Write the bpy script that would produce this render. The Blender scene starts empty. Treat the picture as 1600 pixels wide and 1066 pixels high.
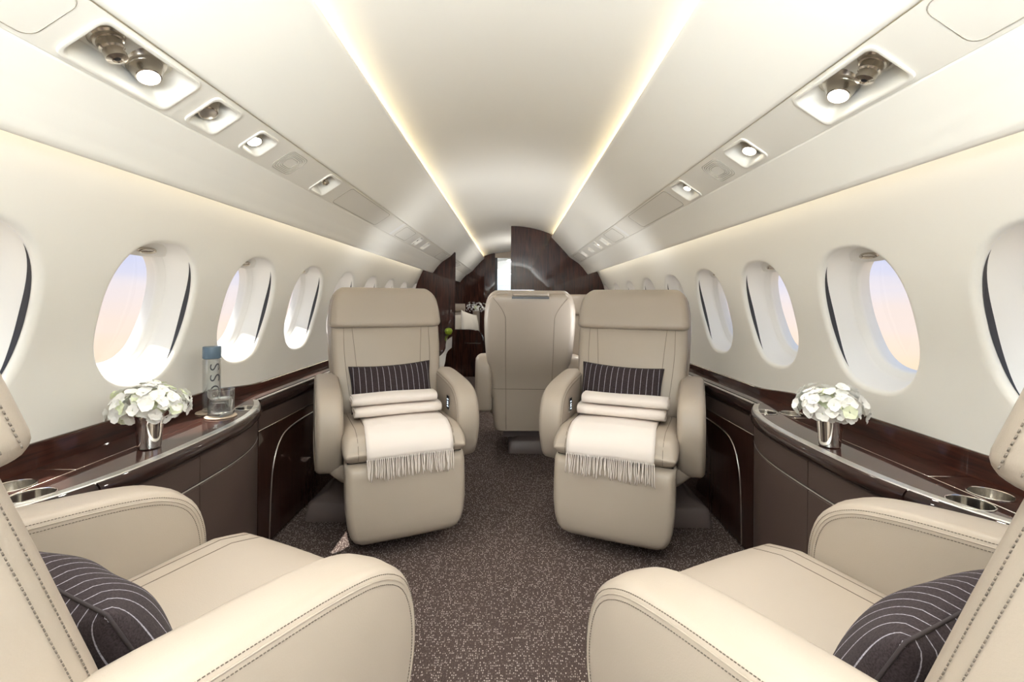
import bpy, bmesh, math, random
from mathutils import Vector, Matrix
from mathutils.bvhtree import BVHTree
random.seed(7)
PI = math.pi
SC = bpy.context.scene
COL = SC.collection

# ------------------------------------------------------------------ camera
cam_d = bpy.data.cameras.new('camera')
cam = bpy.data.objects.new('camera', cam_d)
COL.objects.link(cam)
cam.location = (0.02, 0.0, 1.06)
cam.rotation_euler = (PI / 2, math.radians(-0.45), 0)
cam_d.sensor_width = 36.0
cam_d.lens = 711.0 / 1600.0 * 36.0
cam_d.shift_x = 0.0
cam_d.shift_y = -65.0 / 1600.0
cam_d.clip_start = 0.02
SC.camera = cam

# ------------------------------------------------------------------ exposure
SC.view_settings.view_transform = 'Standard'
SC.view_settings.look = 'None'
SC.view_settings.gamma = 1.0
SC.view_settings.use_curve_mapping = False
SC.view_settings.exposure = 0.18
SC.cycles.use_denoising = True
SC.cycles.max_bounces = 14
SC.cycles.diffuse_bounces = 12
SC.cycles.glossy_bounces = 6
SC.cycles.transmission_bounces = 10
SC.cycles.transparent_max_bounces = 16
SC.cycles.sample_clamp_indirect = 6.0
SC.cycles.caustics_reflective = False
SC.cycles.caustics_refractive = False

SKY_STRENGTH = 0.98
SUN_STRENGTH = 10.0
COVE_CEILING = 12.0
COVE_WALL = 3.4
FORWARD_FILL = 6.0
BOUNCE_FILL = 70.0
READING_LAMP = 10.0
AFT_FILL = 8.0
MID_FILL = 2.0
GALLEY_FILL = 8.0

# ------------------------------------------------------------------ sky
world = bpy.data.worlds.new('sky')
SC.world = world
world.use_nodes = True
nt = world.node_tree
nt.nodes.clear()
w_out = nt.nodes.new('ShaderNodeOutputWorld')
w_bg = nt.nodes.new('ShaderNodeBackground')
w_tc = nt.nodes.new('ShaderNodeTexCoord')
w_sep = nt.nodes.new('ShaderNodeSeparateXYZ')
w_map = nt.nodes.new('ShaderNodeMapRange')
w_map.inputs[1].default_value = -0.5
w_map.inputs[2].default_value = 0.5
w_noise = nt.nodes.new('ShaderNodeTexNoise')
w_mapping = nt.nodes.new('ShaderNodeMapping')
w_mapping.inputs['Scale'].default_value = (1.5, 1.5, 9.0)
w_noise.inputs['Scale'].default_value = 2.2
w_noise.inputs['Detail'].default_value = 4.0
w_add = nt.nodes.new('ShaderNodeMath'); w_add.operation = 'MULTIPLY_ADD'
w_add.inputs[1].default_value = 0.10
w_ramp = nt.nodes.new('ShaderNodeValToRGB')
cr = w_ramp.color_ramp
cr.elements[0].position = 0.0
cr.elements[0].color = (0.98, 0.80, 0.62, 1)
cr.elements[1].position = 1.0
cr.elements[1].color = (0.42, 0.58, 0.95, 1)
for p, c in ((0.40, (1.0, 0.78, 0.54, 1)), (0.50, (0.97, 0.80, 0.69, 1)), (0.57, (0.86, 0.79, 0.82, 1)),
             (0.63, (0.64, 0.68, 0.90, 1)), (0.72, (0.50, 0.62, 0.92, 1))):
    e = cr.elements.new(p); e.color = c
L = nt.links.new
L(w_tc.outputs['Generated'], w_sep.inputs[0])
L(w_tc.outputs['Generated'], w_mapping.inputs['Vector'])
L(w_mapping.outputs[0], w_noise.inputs['Vector'])
L(w_sep.outputs['Z'], w_map.inputs[0])
L(w_noise.outputs['Fac'], w_add.inputs[0])
L(w_map.outputs[0], w_add.inputs[2])
L(w_add.outputs[0], w_ramp.inputs[0])
L(w_ramp.outputs[0], w_bg.inputs['Color'])
w_bg.inputs['Strength'].default_value = SKY_STRENGTH
L(w_bg.outputs[0], w_out.inputs[0])

# ------------------------------------------------------------------ sun (high on the left)
sun_d = bpy.data.lights.new('sun', 'SUN')
sun_d.energy = SUN_STRENGTH
sun_d.angle = math.radians(0.6)
sun_d.color = (1.0, 0.95, 0.86)
sun = bpy.data.objects.new('sun', sun_d)
COL.objects.link(sun)
sun.location = (-6, 1.4, 12)
_d = Vector((math.cos(math.radians(66)), 0.05, -math.sin(math.radians(66))))
sun.rotation_euler = _d.to_track_quat('-Z', 'Y').to_euler()

# ------------------------------------------------------------------ added fill lights without fixtures; the first two behind the viewpoint
def area(name, loc, direction, sx, sy, power, color=(1, 0.95, 0.88)):
    d = bpy.data.lights.new(name, 'AREA')
    d.shape = 'RECTANGLE'; d.size = sx; d.size_y = sy
    d.energy = power; d.color = color
    o = bpy.data.objects.new(name, d)
    COL.objects.link(o)
    o.location = loc
    o.rotation_euler = Vector(direction).to_track_quat('-Z', 'Y').to_euler()
    return o
area('forward_bounce_fill', (0, -.45, 1.25), (0, .15, 1), 1.1, 0.6, BOUNCE_FILL, (0.89, 0.955, 1.0))  # added fill thrown up at the ceiling, no fixture there
fl_ = area('forward_fill_light', (0, -1.25, .78), (0, 1, .12), 1.5, 0.35, FORWARD_FILL, (0.97, 0.98, 1.0))  # added low fill aimed down the cabin
fl_.data.spread = math.radians(100)
# fill added for the dark aft cabin, hidden by the right partition
area('aft_fill_light', (.50, 6.3, 1.45), (-.6, .1, .5), 0.5, 0.9, AFT_FILL, (1, 0.97, 0.93))
# unseen fills added behind seats for the mid cabin, and one beyond the doorway
area('mid_cabin_fill', (.20, 4.00, .92), (0, .40, .85), 0.4, 0.3, MID_FILL, (0.96, 0.98, 1.0)).data.spread = math.radians(170)
for x_ in (-.72, .74): area('seat_back_fill', (x_, 2.80, .78), (-.55 * (1 if x_ > 0 else -1), .35, .8), 0.4, 0.25, MID_FILL * 1.3, (0.96, 0.98, 1.0)).data.spread = math.radians(130)  # added fills hidden by the two seat backs, brightening the ceiling
area('galley_fill_light', (0, 8.6, 1.72), (0, .7, -.5), 0.4, 0.1, GALLEY_FILL, (0.95, 0.98, 1.0))  # extra fill added to brighten the cabinet

# ================================================================== helpers
def tag(o, label=None, cat=None, group=None, kind=None):
    if label: o['label'] = label
    if cat: o['category'] = cat
    if group: o['group'] = group
    if kind: o['kind'] = kind
    return o

def empty(name, loc, rz=0.0):
    o = bpy.data.objects.new(name, None)
    COL.objects.link(o)
    o.location = loc
    o.rotation_euler = (0, 0, rz)
    o.empty_display_size = 0.1
    return o

def to_mesh(name, V, F, smooth=True, recalc=True, angle=None):
    me = bpy.data.meshes.new(name)
    me.from_pydata([tuple(v) for v in V], [], F)
    if recalc:
        bm = bmesh.new(); bm.from_mesh(me)
        bmesh.ops.recalc_face_normals(bm, faces=bm.faces)
        bm.to_mesh(me); bm.free()
    if smooth:
        me.polygons.foreach_set('use_smooth', [True] * len(me.polygons))
        if angle is not None:
            me.set_sharp_from_angle(angle=math.radians(angle))
    me.update()
    return me

def part(name, V, F, m, parent=None, smooth=True, recalc=True, angle=None, world=False):
    if world and parent is not None:
        M = Matrix.Translation(parent.location) @ Matrix.Rotation(parent.rotation_euler.z, 4, 'Z')
        Mi = M.inverted()
        V = [Mi @ Vector(v) for v in V]
    me = to_mesh(name, V, F, smooth, recalc, angle)
    me.materials.append(m)
    o = bpy.data.objects.new(name, me)
    COL.objects.link(o)
    if parent is not None: o.parent = parent
    return o

def put(name, me, parent=None):
    o = bpy.data.objects.new(name, me)
    COL.objects.link(o)
    if parent is not None: o.parent = parent
    return o

def struct(name, V, F, m, smooth=True, recalc=True, angle=None):
    return tag(part(name, V, F, m, None, smooth, recalc, angle), kind='structure')

class MB:
    def __init__(s): s.V = []; s.F = []
    def add(s, V, F):
        n = len(s.V)
        s.V += [Vector(v) for v in V]
        s.F += [tuple(i + n for i in f) for f in F]
        return s

def loft(rings, closed=True, cap=True, wrap=False):
    n = len(rings[0]); V = []; F = []
    for r in rings: V += [Vector(p) for p in r]
    m = len(rings)
    for i in range(m if wrap else m - 1):
        i2 = (i + 1) % m
        for j in range(n if closed else n - 1):
            j2 = (j + 1) % n
            F.append((i * n + j, i * n + j2, i2 * n + j2, i2 * n + j))
    if cap and closed and not wrap:
        F.append(tuple(range(n))[::-1])
        F.append(tuple(range((m - 1) * n, m * n)))
    return V, F

def tube(pts, r, n=6, closed=False, cap=True):
    pts = [Vector(p) for p in pts]
    m = len(pts); rings = []
    up = None
    for i, p in enumerate(pts):
        a = pts[(i - 1) % m] if (closed or i > 0) else p
        b = pts[(i + 1) % m] if (closed or i < m - 1) else p
        t = (b - a)
        if t.length < 1e-9: t = Vector((0, 0, 1))
        t.normalize()
        if up is None:
            up = t.orthogonal().normalized()
        else:
            up = (up - t * up.dot(t))
            if up.length < 1e-6: up = t.orthogonal()
            up.normalize()
        s = t.cross(up)
        rr = r[i] if isinstance(r, (list, tuple)) else r
        rings.append([p + (up * math.cos(2 * PI * k / n) + s * math.sin(2 * PI * k / n)) * rr for k in range(n)])
    return loft(rings, True, cap, closed)

def lathe(prof, n=32, axis=Vector((0, 0, 1)), org=Vector((0, 0, 0))):
    axis = Vector(axis).normalized()
    u = axis.orthogonal().normalized(); v = axis.cross(u)
    V = []; F = []
    m = len(prof)
    for r, z in prof:
        for k in range(n):
            a = 2 * PI * k / n
            V.append(Vector(org) + axis * z + (u * math.cos(a) + v * math.sin(a)) * max(r, 1e-5))
    for i in range(m - 1):
        for k in range(n):
            k2 = (k + 1) % n
            F.append((i * n + k, i * n + k2, (i + 1) * n + k2, (i + 1) * n + k))
    return V, F

def box(x0, x1, y0, y1, z0, z1):
    V = [(x, y, z) for x in (x0, x1) for y in (y0, y1) for z in (z0, z1)]
    F = [(0, 1, 3, 2), (4, 6, 7, 5), (0, 4, 5, 1), (2, 3, 7, 6), (0, 2, 6, 4), (1, 5, 7, 3)]
    return V, F

def catmull(pts, n, closed=False):
    pts = [Vector(p) for p in pts]
    m = len(pts); out = []
    segs = m if closed else m - 1
    dense = []
    for i in range(segs):
        if closed:
            p0, p1, p2, p3 = pts[(i - 1) % m], pts[i], pts[(i + 1) % m], pts[(i + 2) % m]
        else:
            p1, p2 = pts[i], pts[i + 1]
            p0 = pts[i - 1] if i > 0 else p1 * 2 - p2
            p3 = pts[i + 2] if i + 2 < m else p2 * 2 - p1
        for k in range(16):
            t = k / 16
            dense.append(0.5 * ((2 * p1) + (p2 - p0) * t + (2 * p0 - 5 * p1 + 4 * p2 - p3) * t * t + (3 * p1 - p0 - 3 * p2 + p3) * t ** 3))
    dense.append(pts[0].copy() if closed else pts[-1].copy())
    return resample(dense, n, closed)

def resample(d, n, closed=False):
    d = [Vector(p) for p in d]
    cum = [0.0]
    for a, b in zip(d, d[1:]): cum.append(cum[-1] + (b - a).length)
    tot = cum[-1]; out = []; j = 0
    cnt = n if closed else n - 1
    for i in range(n):
        s = tot * i / cnt
        while j < len(cum) - 2 and cum[j + 1] < s: j += 1
        q = (s - cum[j]) / max(cum[j + 1] - cum[j], 1e-9)
        out.append(d[j].lerp(d[j + 1], min(max(q, 0), 1)))
    return out

def lerp_table(tab, x):
    if x <= tab[0][0]: return tab[0][1]
    for (a, u), (b, v) in zip(tab, tab[1:]):
        if x <= b:
            t = (x - a) / (b - a)
            return u + (v - u) * t
    return tab[-1][1]

def smooth_table(tab, x):
    if x <= tab[0][0]: return tab[0][1]
    for (a, u), (b, v) in zip(tab, tab[1:]):
        if x <= b:
            t = (x - a) / (b - a); t = t * t * (3 - 2 * t)
            return u + (v - u) * t
    return tab[-1][1]

def dashes(mb, path, dash=0.003, gap=0.0018, r=0.0007):
    path = [Vector(p) for p in path]
    tot = sum((b - a).length for a, b in zip(path, path[1:]))
    n = max(2, int(tot / (dash + gap)))
    q = resample(path, n * 2 + 1)
    for i in range(n):
        a, b = q[2 * i], q[2 * i + 1]
        mid = (b - a) * 0.22
        mb.add(*tube([a - mid * 0.4, b + mid * 0.4], r, 4))

def strand(mb, path, r=0.0009, n=4):
    mb.add(*tube(path, r, n))

def seam_meshes(name, paths):
    out = []
    for p, r in paths:
        V, F = tube(p, r, 5)
        me = to_mesh(name, V, F, True, False); me.materials.append(M['stitch']); out.append(me)
    return out
def put_all(name, meshes, parent):
    for me in meshes: put(name, me, parent)

def project(V, F, pts, d, off=0.0004):
    tree = BVHTree.FromPolygons([Vector(v) for v in V], F)
    d = Vector(d).normalized(); out = []
    for p in pts:
        h = tree.ray_cast(Vector(p) - d * 1.0, d)
        if h[0] is not None: out.append(h[0] - d * off)
    return out

# ================================================================== materials
def mat(name, color, rough=0.5, metallic=0.0, coat=0.0, spec=0.5, bump=0.0, bscale=200.0, var=0.0, sheen=0.0):
    m = bpy.data.materials.new(name)
    m.use_nodes = True
    t = m.node_tree
    b = t.nodes['Principled BSDF']
    b.inputs['Base Color'].default_value = (*color, 1)
    b.inputs['Roughness'].default_value = rough
    b.inputs['Metallic'].default_value = metallic
    b.inputs['Coat Weight'].default_value = coat
    b.inputs['Coat Roughness'].default_value = 0.04
    b.inputs['Specular IOR Level'].default_value = spec
    if sheen: b.inputs['Sheen Weight'].default_value = sheen
    if bump or var:
        tc = t.nodes.new('ShaderNodeTexCoord')
        n = t.nodes.new('ShaderNodeTexNoise')
        n.inputs['Scale'].default_value = bscale
        n.inputs['Detail'].default_value = 3
        t.links.new(tc.outputs['Object'], n.inputs['Vector'])
        if bump:
            bp = t.nodes.new('ShaderNodeBump')
            bp.inputs['Strength'].default_value = bump
            bp.inputs['Distance'].default_value = 0.002
            t.links.new(n.outputs['Fac'], bp.inputs['Height'])
            t.links.new(bp.outputs[0], b.inputs['Normal'])
        if var:
            n2 = t.nodes.new('ShaderNodeTexNoise')
            n2.inputs['Scale'].default_value = 5.0
            t.links.new(tc.outputs['Object'], n2.inputs['Vector'])
            mx = t.nodes.new('ShaderNodeMix'); mx.data_type = 'RGBA'
            mx.inputs[6].default_value = (*[c * (1 - var) for c in color], 1)
            mx.inputs[7].default_value = (*[min(1, c * (1 + var)) for c in color], 1)
            t.links.new(n2.outputs['Fac'], mx.inputs[0])
            t.links.new(mx.outputs[2], b.inputs['Base Color'])
    return m

def emit(name, color, strength):
    m = bpy.data.materials.new(name); m.use_nodes = True
    b = m.node_tree.nodes['Principled BSDF']
    b.inputs['Base Color'].default_value = (0.8, 0.8, 0.8, 1)
    b.inputs['Emission Color'].default_value = (*color, 1)
    b.inputs['Emission Strength'].default_value = strength
    return m

def wood(name, dark, light, axis_scale, rough=0.6, coat=1.0):
    m = bpy.data.materials.new(name); m.use_nodes = True
    t = m.node_tree; b = t.nodes['Principled BSDF']
    tc = t.nodes.new('ShaderNodeTexCoord')
    mp = t.nodes.new('ShaderNodeMapping')
    mp.inputs['Scale'].default_value = axis_scale
    n = t.nodes.new('ShaderNodeTexNoise')
    n.inputs['Scale'].default_value = 6.0; n.inputs['Detail'].default_value = 6; n.inputs['Distortion'].default_value = 0.6
    r = t.nodes.new('ShaderNodeValToRGB')
    r.color_ramp.elements[0].position = 0.35; r.color_ramp.elements[0].color = (*dark, 1)
    r.color_ramp.elements[1].position = 0.68; r.color_ramp.elements[1].color = (*light, 1)
    t.links.new(tc.outputs['Object'], mp.inputs[0]); t.links.new(mp.outputs[0], n.inputs['Vector'])
    t.links.new(n.outputs['Fac'], r.inputs[0]); t.links.new(r.outputs[0], b.inputs['Base Color'])
    b.inputs['Roughness'].default_value = rough
    b.inputs['Coat Weight'].default_value = coat
    b.inputs['Coat IOR'].default_value = 1.42
    b.inputs['Specular IOR Level'].default_value = 0.12
    b.inputs['Coat Roughness'].default_value = 0.015
    return m

def carpet():
    m = bpy.data.materials.new('carpet'); m.use_nodes = True
    t = m.node_tree; b = t.nodes['Principled BSDF']
    tc = t.nodes.new('ShaderNodeTexCoord')
    mp = t.nodes.new('ShaderNodeMapping'); mp.inputs['Scale'].default_value = (195, 112, 1)
    v = t.nodes.new('ShaderNodeTexVoronoi'); v.inputs['Scale'].default_value = 1.0
    v.voronoi_dimensions = '2D'
    v.inputs['Randomness'].default_value = 0.65
    t.links.new(tc.outputs['Object'], mp.inputs[0]); t.links.new(mp.outputs[0], v.inputs['Vector'])
    sx = t.nodes.new('ShaderNodeSeparateColor')
    t.links.new(v.outputs['Color'], sx.inputs[0])
    g = t.nodes.new('ShaderNodeMath'); g.operation = 'GREATER_THAN'; g.inputs[1].default_value = 0.50
    t.links.new(sx.outputs[0], g.inputs[0])
    d = t.nodes.new('ShaderNodeMapRange')
    d.inputs[1].default_value = 0.38; d.inputs[2].default_value = 0.20
    t.links.new(v.outputs['Distance'], d.inputs[0])
    mu = t.nodes.new('ShaderNodeMath'); mu.operation = 'MULTIPLY'
    t.links.new(g.outputs[0], mu.inputs[0]); t.links.new(d.outputs[0], mu.inputs[1])
    mu2 = t.nodes.new('ShaderNodeMath'); mu2.operation = 'MULTIPLY'
    t.links.new(mu.outputs[0], mu2.inputs[0]); t.links.new(sx.outputs[1], mu2.inputs[1])
    nz = t.nodes.new('ShaderNodeTexNoise'); nz.inputs['Scale'].default_value = 260
    t.links.new(tc.outputs['Object'], nz.inputs['Vector'])
    rr = t.nodes.new('ShaderNodeValToRGB')
    rr.color_ramp.elements[0].position = 0.3; rr.color_ramp.elements[0].color = (0.043, 0.031, 0.028, 1)
    rr.color_ramp.elements[1].position = 0.7; rr.color_ramp.elements[1].color = (0.104, 0.075, 0.067, 1)
    t.links.new(nz.outputs['Fac'], rr.inputs[0])
    mx = t.nodes.new('ShaderNodeMix'); mx.data_type = 'RGBA'
    t.links.new(mu2.outputs[0], mx.inputs[0])
    t.links.new(rr.outputs[0], mx.inputs[6]); mx.inputs[7].default_value = (0.52, 0.455, 0.42, 1)
    t.links.new(mx.outputs[2], b.inputs['Base Color'])
    b.inputs['Roughness'].default_value = 0.95
    b.inputs['Specular IOR Level'].default_value = 0.1
    bp = t.nodes.new('ShaderNodeBump'); bp.inputs['Strength'].default_value = 0.6; bp.inputs['Distance'].default_value = 0.004
    t.links.new(nz.outputs['Fac'], bp.inputs['Height']); t.links.new(bp.outputs[0], b.inputs['Normal'])
    return m

def pinstripe():
    m = bpy.data.materials.new('pinstripe_wool'); m.use_nodes = True
    t = m.node_tree; b = t.nodes['Principled BSDF']
    tc = t.nodes.new('ShaderNodeTexCoord')
    s = t.nodes.new('ShaderNodeAttribute'); s.attribute_name = 'cloth_u'
    def math_(op, a, bval=None):
        n = t.nodes.new('ShaderNodeMath'); n.operation = op
        if isinstance(a, (int, float)): n.inputs[0].default_value = a
        else: t.links.new(a, n.inputs[0])
        if bval is not None:
            if isinstance(bval, (int, float)): n.inputs[1].default_value = bval
            else: t.links.new(bval, n.inputs[1])
        return n.outputs[0]
    f = math_('FRACT', math_('MULTIPLY', s.outputs['Fac'], 1 / 0.029))
    dist = math_('ABSOLUTE', math_('SUBTRACT', f, 0.5))
    line = math_('LESS_THAN', dist, 0.038)
    nz = t.nodes.new('ShaderNodeTexNoise'); nz.inputs['Scale'].default_value = 420
    t.links.new(tc.outputs['Object'], nz.inputs['Vector'])
    rgh = math_('MULTIPLY', line, math_('MULTIPLY', nz.outputs['Fac'], 1.5))
    base = t.nodes.new('ShaderNodeValToRGB')
    base.color_ramp.elements[0].position = 0.3; base.color_ramp.elements[0].color = (0.022, 0.0155, 0.017, 1)
    base.color_ramp.elements[1].position = 0.72; base.color_ramp.elements[1].color = (0.050, 0.037, 0.040, 1)
    t.links.new(nz.outputs['Fac'], base.inputs[0])
    mx = t.nodes.new('ShaderNodeMix'); mx.data_type = 'RGBA'
    t.links.new(rgh, mx.inputs[0]); t.links.new(base.outputs[0], mx.inputs[6])
    mx.inputs[7].default_value = (0.42, 0.40, 0.46, 1)
    t.links.new(mx.outputs[2], b.inputs['Base Color'])
    b.inputs['Roughness'].default_value = 0.9
    b.inputs['Sheen Weight'].default_value = 0.03
    b.inputs['Specular IOR Level'].default_value = 0.15
    bp = t.nodes.new('ShaderNodeBump'); bp.inputs['Strength'].default_value = 0.4; bp.inputs['Distance'].default_value = 0.001
    t.links.new(nz.outputs['Fac'], bp.inputs['Height']); t.links.new(bp.outputs[0], b.inputs['Normal'])
    return m

def pane_mat():
    m = bpy.data.materials.new('window_acrylic'); m.use_nodes = True
    t = m.node_tree; t.nodes.clear()
    o = t.nodes.new('ShaderNodeOutputMaterial')
    tr = t.nodes.new('ShaderNodeBsdfTransparent'); tr.inputs[0].default_value = (0.98, 0.98, 0.98, 1)
    gl = t.nodes.new('ShaderNodeBsdfGlossy'); gl.inputs['Roughness'].default_value = 0.02
    lw = t.nodes.new('ShaderNodeLayerWeight'); lw.inputs['Blend'].default_value = 0.10
    fr = t.nodes.new('ShaderNodeMath'); fr.operation = 'MULTIPLY'; fr.inputs[1].default_value = 0.35
    t.links.new(lw.outputs['Facing'], fr.inputs[0])
    mx = t.nodes.new('ShaderNodeMixShader')
    t.links.new(fr.outputs[0], mx.inputs[0]); t.links.new(tr.outputs[0], mx.inputs[1]); t.links.new(gl.outputs[0], mx.inputs[2])
    t.links.new(mx.outputs[0], o.inputs[0])
    return m

def glass_mat(name, color=(1, 1, 1), ior=1.45):
    m = bpy.data.materials.new(name); m.use_nodes = True
    b = m.node_tree.nodes['Principled BSDF']
    b.inputs['Base Color'].default_value = (*color, 1)
    b.inputs['Transmission Weight'].default_value = 1.0
    b.inputs['Roughness'].default_value = 0.0
    b.inputs['IOR'].default_value = ior
    return m

M = {}
M['cream'] = mat('cream_lining', (0.875, 0.865, 0.825), 0.42, bump=0.04, bscale=500)
M['ceiling'] = mat('ceiling_lining', (0.89, 0.87, 0.805), 0.5, bump=0.03, bscale=500)
M['unit'] = mat('service_strip', (0.82, 0.795, 0.725), 0.45)
M['white'] = mat('white_moulding', (0.86, 0.85, 0.82), 0.35)
M['leather'] = mat('beige_leather', (0.372, 0.316, 0.260), 0.42, bump=0.10, bscale=420, var=0.03)
M['stitch'] = mat('stitching_thread', (0.13, 0.105, 0.085), 0.8)
M['darkleather'] = mat('dark_leather', (0.070, 0.047, 0.040), 0.5, spec=0.25, bump=0.08, bscale=420)
M['wood'] = wood('glossy_dark_wood', (0.020, 0.0065, 0.0042), (0.056, 0.0165, 0.0098), (14, 0.9, 14))
M['woodedge'] = wood('black_brown_lacquer', (0.012, 0.0048, 0.0036), (0.026, 0.0088, 0.006), (14, 0.9, 14))
M['woodplain'] = wood('plain_dark_veneer', (0.026, 0.0100, 0.0068), (0.040, 0.0150, 0.0100), (9, 9, 0.7))
M['woodv'] = wood('glossy_dark_wood_upright', (0.016, 0.0056, 0.0038), (0.074, 0.0215, 0.0125), (9, 9, 0.7))
M['steel'] = mat('brushed_steel', (0.82, 0.80, 0.76), 0.30, 1.0)
M['cup'] = mat('cup_steel', (0.74, 0.72, 0.68), 0.16, 1.0)
M['chrome'] = mat('polished_metal', (0.80, 0.79, 0.78), 0.06, 1.0)
M['nickel'] = mat('satin_nickel', (0.62, 0.57, 0.50), 0.20, 1.0)
M['black'] = mat('black_plastic', (0.012, 0.012, 0.014), 0.35)
M['slot'] = mat('dark_rubber', (0.030, 0.030, 0.036), 0.5)
M['plastic'] = mat('dark_brown_plastic', (0.115, 0.088, 0.083), 0.45)
M['carpet'] = carpet()
M['stripe'] = pinstripe()
M['wool'] = mat('dark_wool', (0.035, 0.026, 0.028), 0.9)
M['blanket'] = mat('cream_wool', (0.79, 0.725, 0.68), 0.9, bump=0.35, bscale=700, sheen=0.2)
M['petal'] = mat('white_petal', (0.92, 0.92, 0.90), 0.6)
M['petalg'] = mat('greenish_petal', (0.82, 0.87, 0.66), 0.6)
M['leaf'] = mat('green_stem', (0.10, 0.22, 0.05), 0.6)
M['pane'] = pane_mat()
M['glass'] = pane_mat()
M['glass'].name = 'clear_glass'
M['glass'].node_tree.nodes['Transparent BSDF'].inputs[0].default_value = (.96, .975, .98, 1)
M['glass'].node_tree.nodes['Layer Weight'].inputs['Blend'].default_value = .5
M['glass'].node_tree.nodes['Math'].inputs[1].default_value = .8
M['water'] = glass_mat('water', (0.98, 0.99, 1.0), 1.33)
M['cap'] = mat('blue_grey_cap', (0.085, 0.135, 0.19), 0.35)
M['ink'] = mat('dark_print', (0.03, 0.035, 0.045), 0.5)
M['coaster'] = mat('tan_coaster', (0.50, 0.40, 0.30), 0.6)
M['lens'] = emit('lamp_lens', (1.0, 0.93, 0.82), 9.0)
M['led'] = emit('ceiling_led', (1.0, 0.84, 0.58), COVE_CEILING)
M['ledw'] = emit('wall_led', (1.0, 0.89, 0.70), COVE_WALL)
M['icon'] = emit('lit_icon', (0.75, 0.88, 1.0), 1.6)
M['screen'] = mat('dark_screen', (0.02, 0.022, 0.028), 0.12)
M['groove'] = mat('panel_joint', (0.40, 0.37, 0.31), 0.7)
M['grille'] = mat('speaker_mesh', (0.50, 0.475, 0.41), 0.7)
M['lime'] = mat('green_apple_skin', (0.30, 0.42, 0.03), 0.35)
M['cushion'] = mat('ivory_cushion', (0.78, 0.73, 0.64), 0.85, bump=0.3, bscale=300)
M['galley'] = mat('pale_galley', (0.72, 0.78, 0.86), 0.4)

# ================================================================== the cabin shell
WP = catmull([(1.145, .60), (1.15, .70), (1.147, .78), (1.133, .90), (1.11, 1.0), (1.08, 1.12), (1.047, 1.234), (1.005, 1.33),
              (.965, 1.41), (.92, 1.49), (.86, 1.565), (.74, 1.68), (.60, 1.755)], 240)
WP = [Vector((p[0], p[1])) for p in [(q.x, q.y) for q in WP]]
WL = [0.0]
for a, b in zip(WP, WP[1:]): WL.append(WL[-1] + (b - a).length)
def wall_at(s):
    s = min(max(s, 0), WL[-1] - 1e-6)
    ds = WL[-1] / (len(WP) - 1)
    i = min(int(s / ds), len(WP) - 2)
    t = s / ds - i
    p = WP[i].lerp(WP[i + 1], t)
    a = WP[max(i - 3, 0)]; b = WP[min(i + 4, len(WP) - 1)]
    tg = (b - a).normalized()
    return p, Vector((tg.y, -tg.x))           # point (x,z) and outward normal (towards +x)
def s_at_z(z):
    for i in range(len(WP) - 1):
        if WP[i].y <= z <= WP[i + 1].y:
            return WL[i] + (z - WP[i].y) / (WP[i + 1].y - WP[i].y) * (WL[i + 1] - WL[i])
    return 0
S_C = s_at_z(1.008)
PITCH = 0.525
YSH = {-1: .015, 1: 0.0}
Y0W = 0.885
HW, HH, NE = 0.172, 0.222, 2.45
S_TOP = S_C + 0.31
def P3(side, y, s, d=0.0):
    p, n = wall_at(s)
    return Vector((side * (p.x + n.x * d), y, p.y + n.y * d))
def oval(ang, grow=0.0):
    c, s_ = math.cos(ang), math.sin(ang)
    r = (abs(c / (HW + grow)) ** NE + abs(s_ / (HH + grow)) ** NE) ** (-1 / NE)
    return r * c, r * s_
RHO = 0.016
def cell_angles():
    pts = []
    nx, ns = 10, 12
    y0, y1 = -PITCH / 2, PITCH / 2
    b0, b1 = -S_C, S_TOP - S_C
    for i in range(nx): pts.append((y0 + (y1 - y0) * i / nx, b0))
    for i in range(ns): pts.append((y1, b0 + (b1 - b0) * i / ns))
    for i in range(nx): pts.append((y1 - (y1 - y0) * i / nx, b1))
    for i in range(ns): pts.append((y0, b1 - (b1 - b0) * i / ns))
    dense = []
    m = len(pts)
    for i in range(m):
        a, b = pts[i], pts[(i + 1) % m]
        dense.append(a); dense.append(((a[0] + b[0]) / 2, (a[1] + b[1]) / 2))
    return dense
CELL = cell_angles()
def wall_cell(side, yc):
    rings = []
    for t in (1.0, 0.62, 0.3, 0.1):
        ring = []
        for (py, ps) in CELL:
            a = math.atan2(ps, py)
            oy, os_ = oval(a, RHO)
            ring.append(P3(side, yc + oy + (py - oy) * t, S_C + os_ + (ps - os_) * t))
        rings.append(ring)
    for k in range(0, 7):
        f = k / 6 * PI / 2
        g = RHO * (1 - math.sin(f)); dep = RHO * (1 - math.cos(f))
        ring = []
        for (py, ps) in CELL:
            a = math.atan2(ps, py)
            oy, os_ = oval(a, g)
            ring.append(P3(side, yc + oy, S_C + os_, dep))
        rings.append(ring)
    return loft(rings, True, False)
KMIN, KMAX = -4, 12
Y_BACK, Y_END = Y0W + KMIN * PITCH - PITCH / 2, 9.6
def sheet_grid(fn, us, vs):
    V = [fn(u, v) for u in us for v in vs]; n = len(vs)
    F = [(i * n + j, i * n + j + 1, (i + 1) * n + j + 1, (i + 1) * n + j) for i in range(len(us) - 1) for j in range(n - 1)]
    return V, F
def lin(a, b, n): return [a + (b - a) * i / (n - 1) for i in range(n)]

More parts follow.
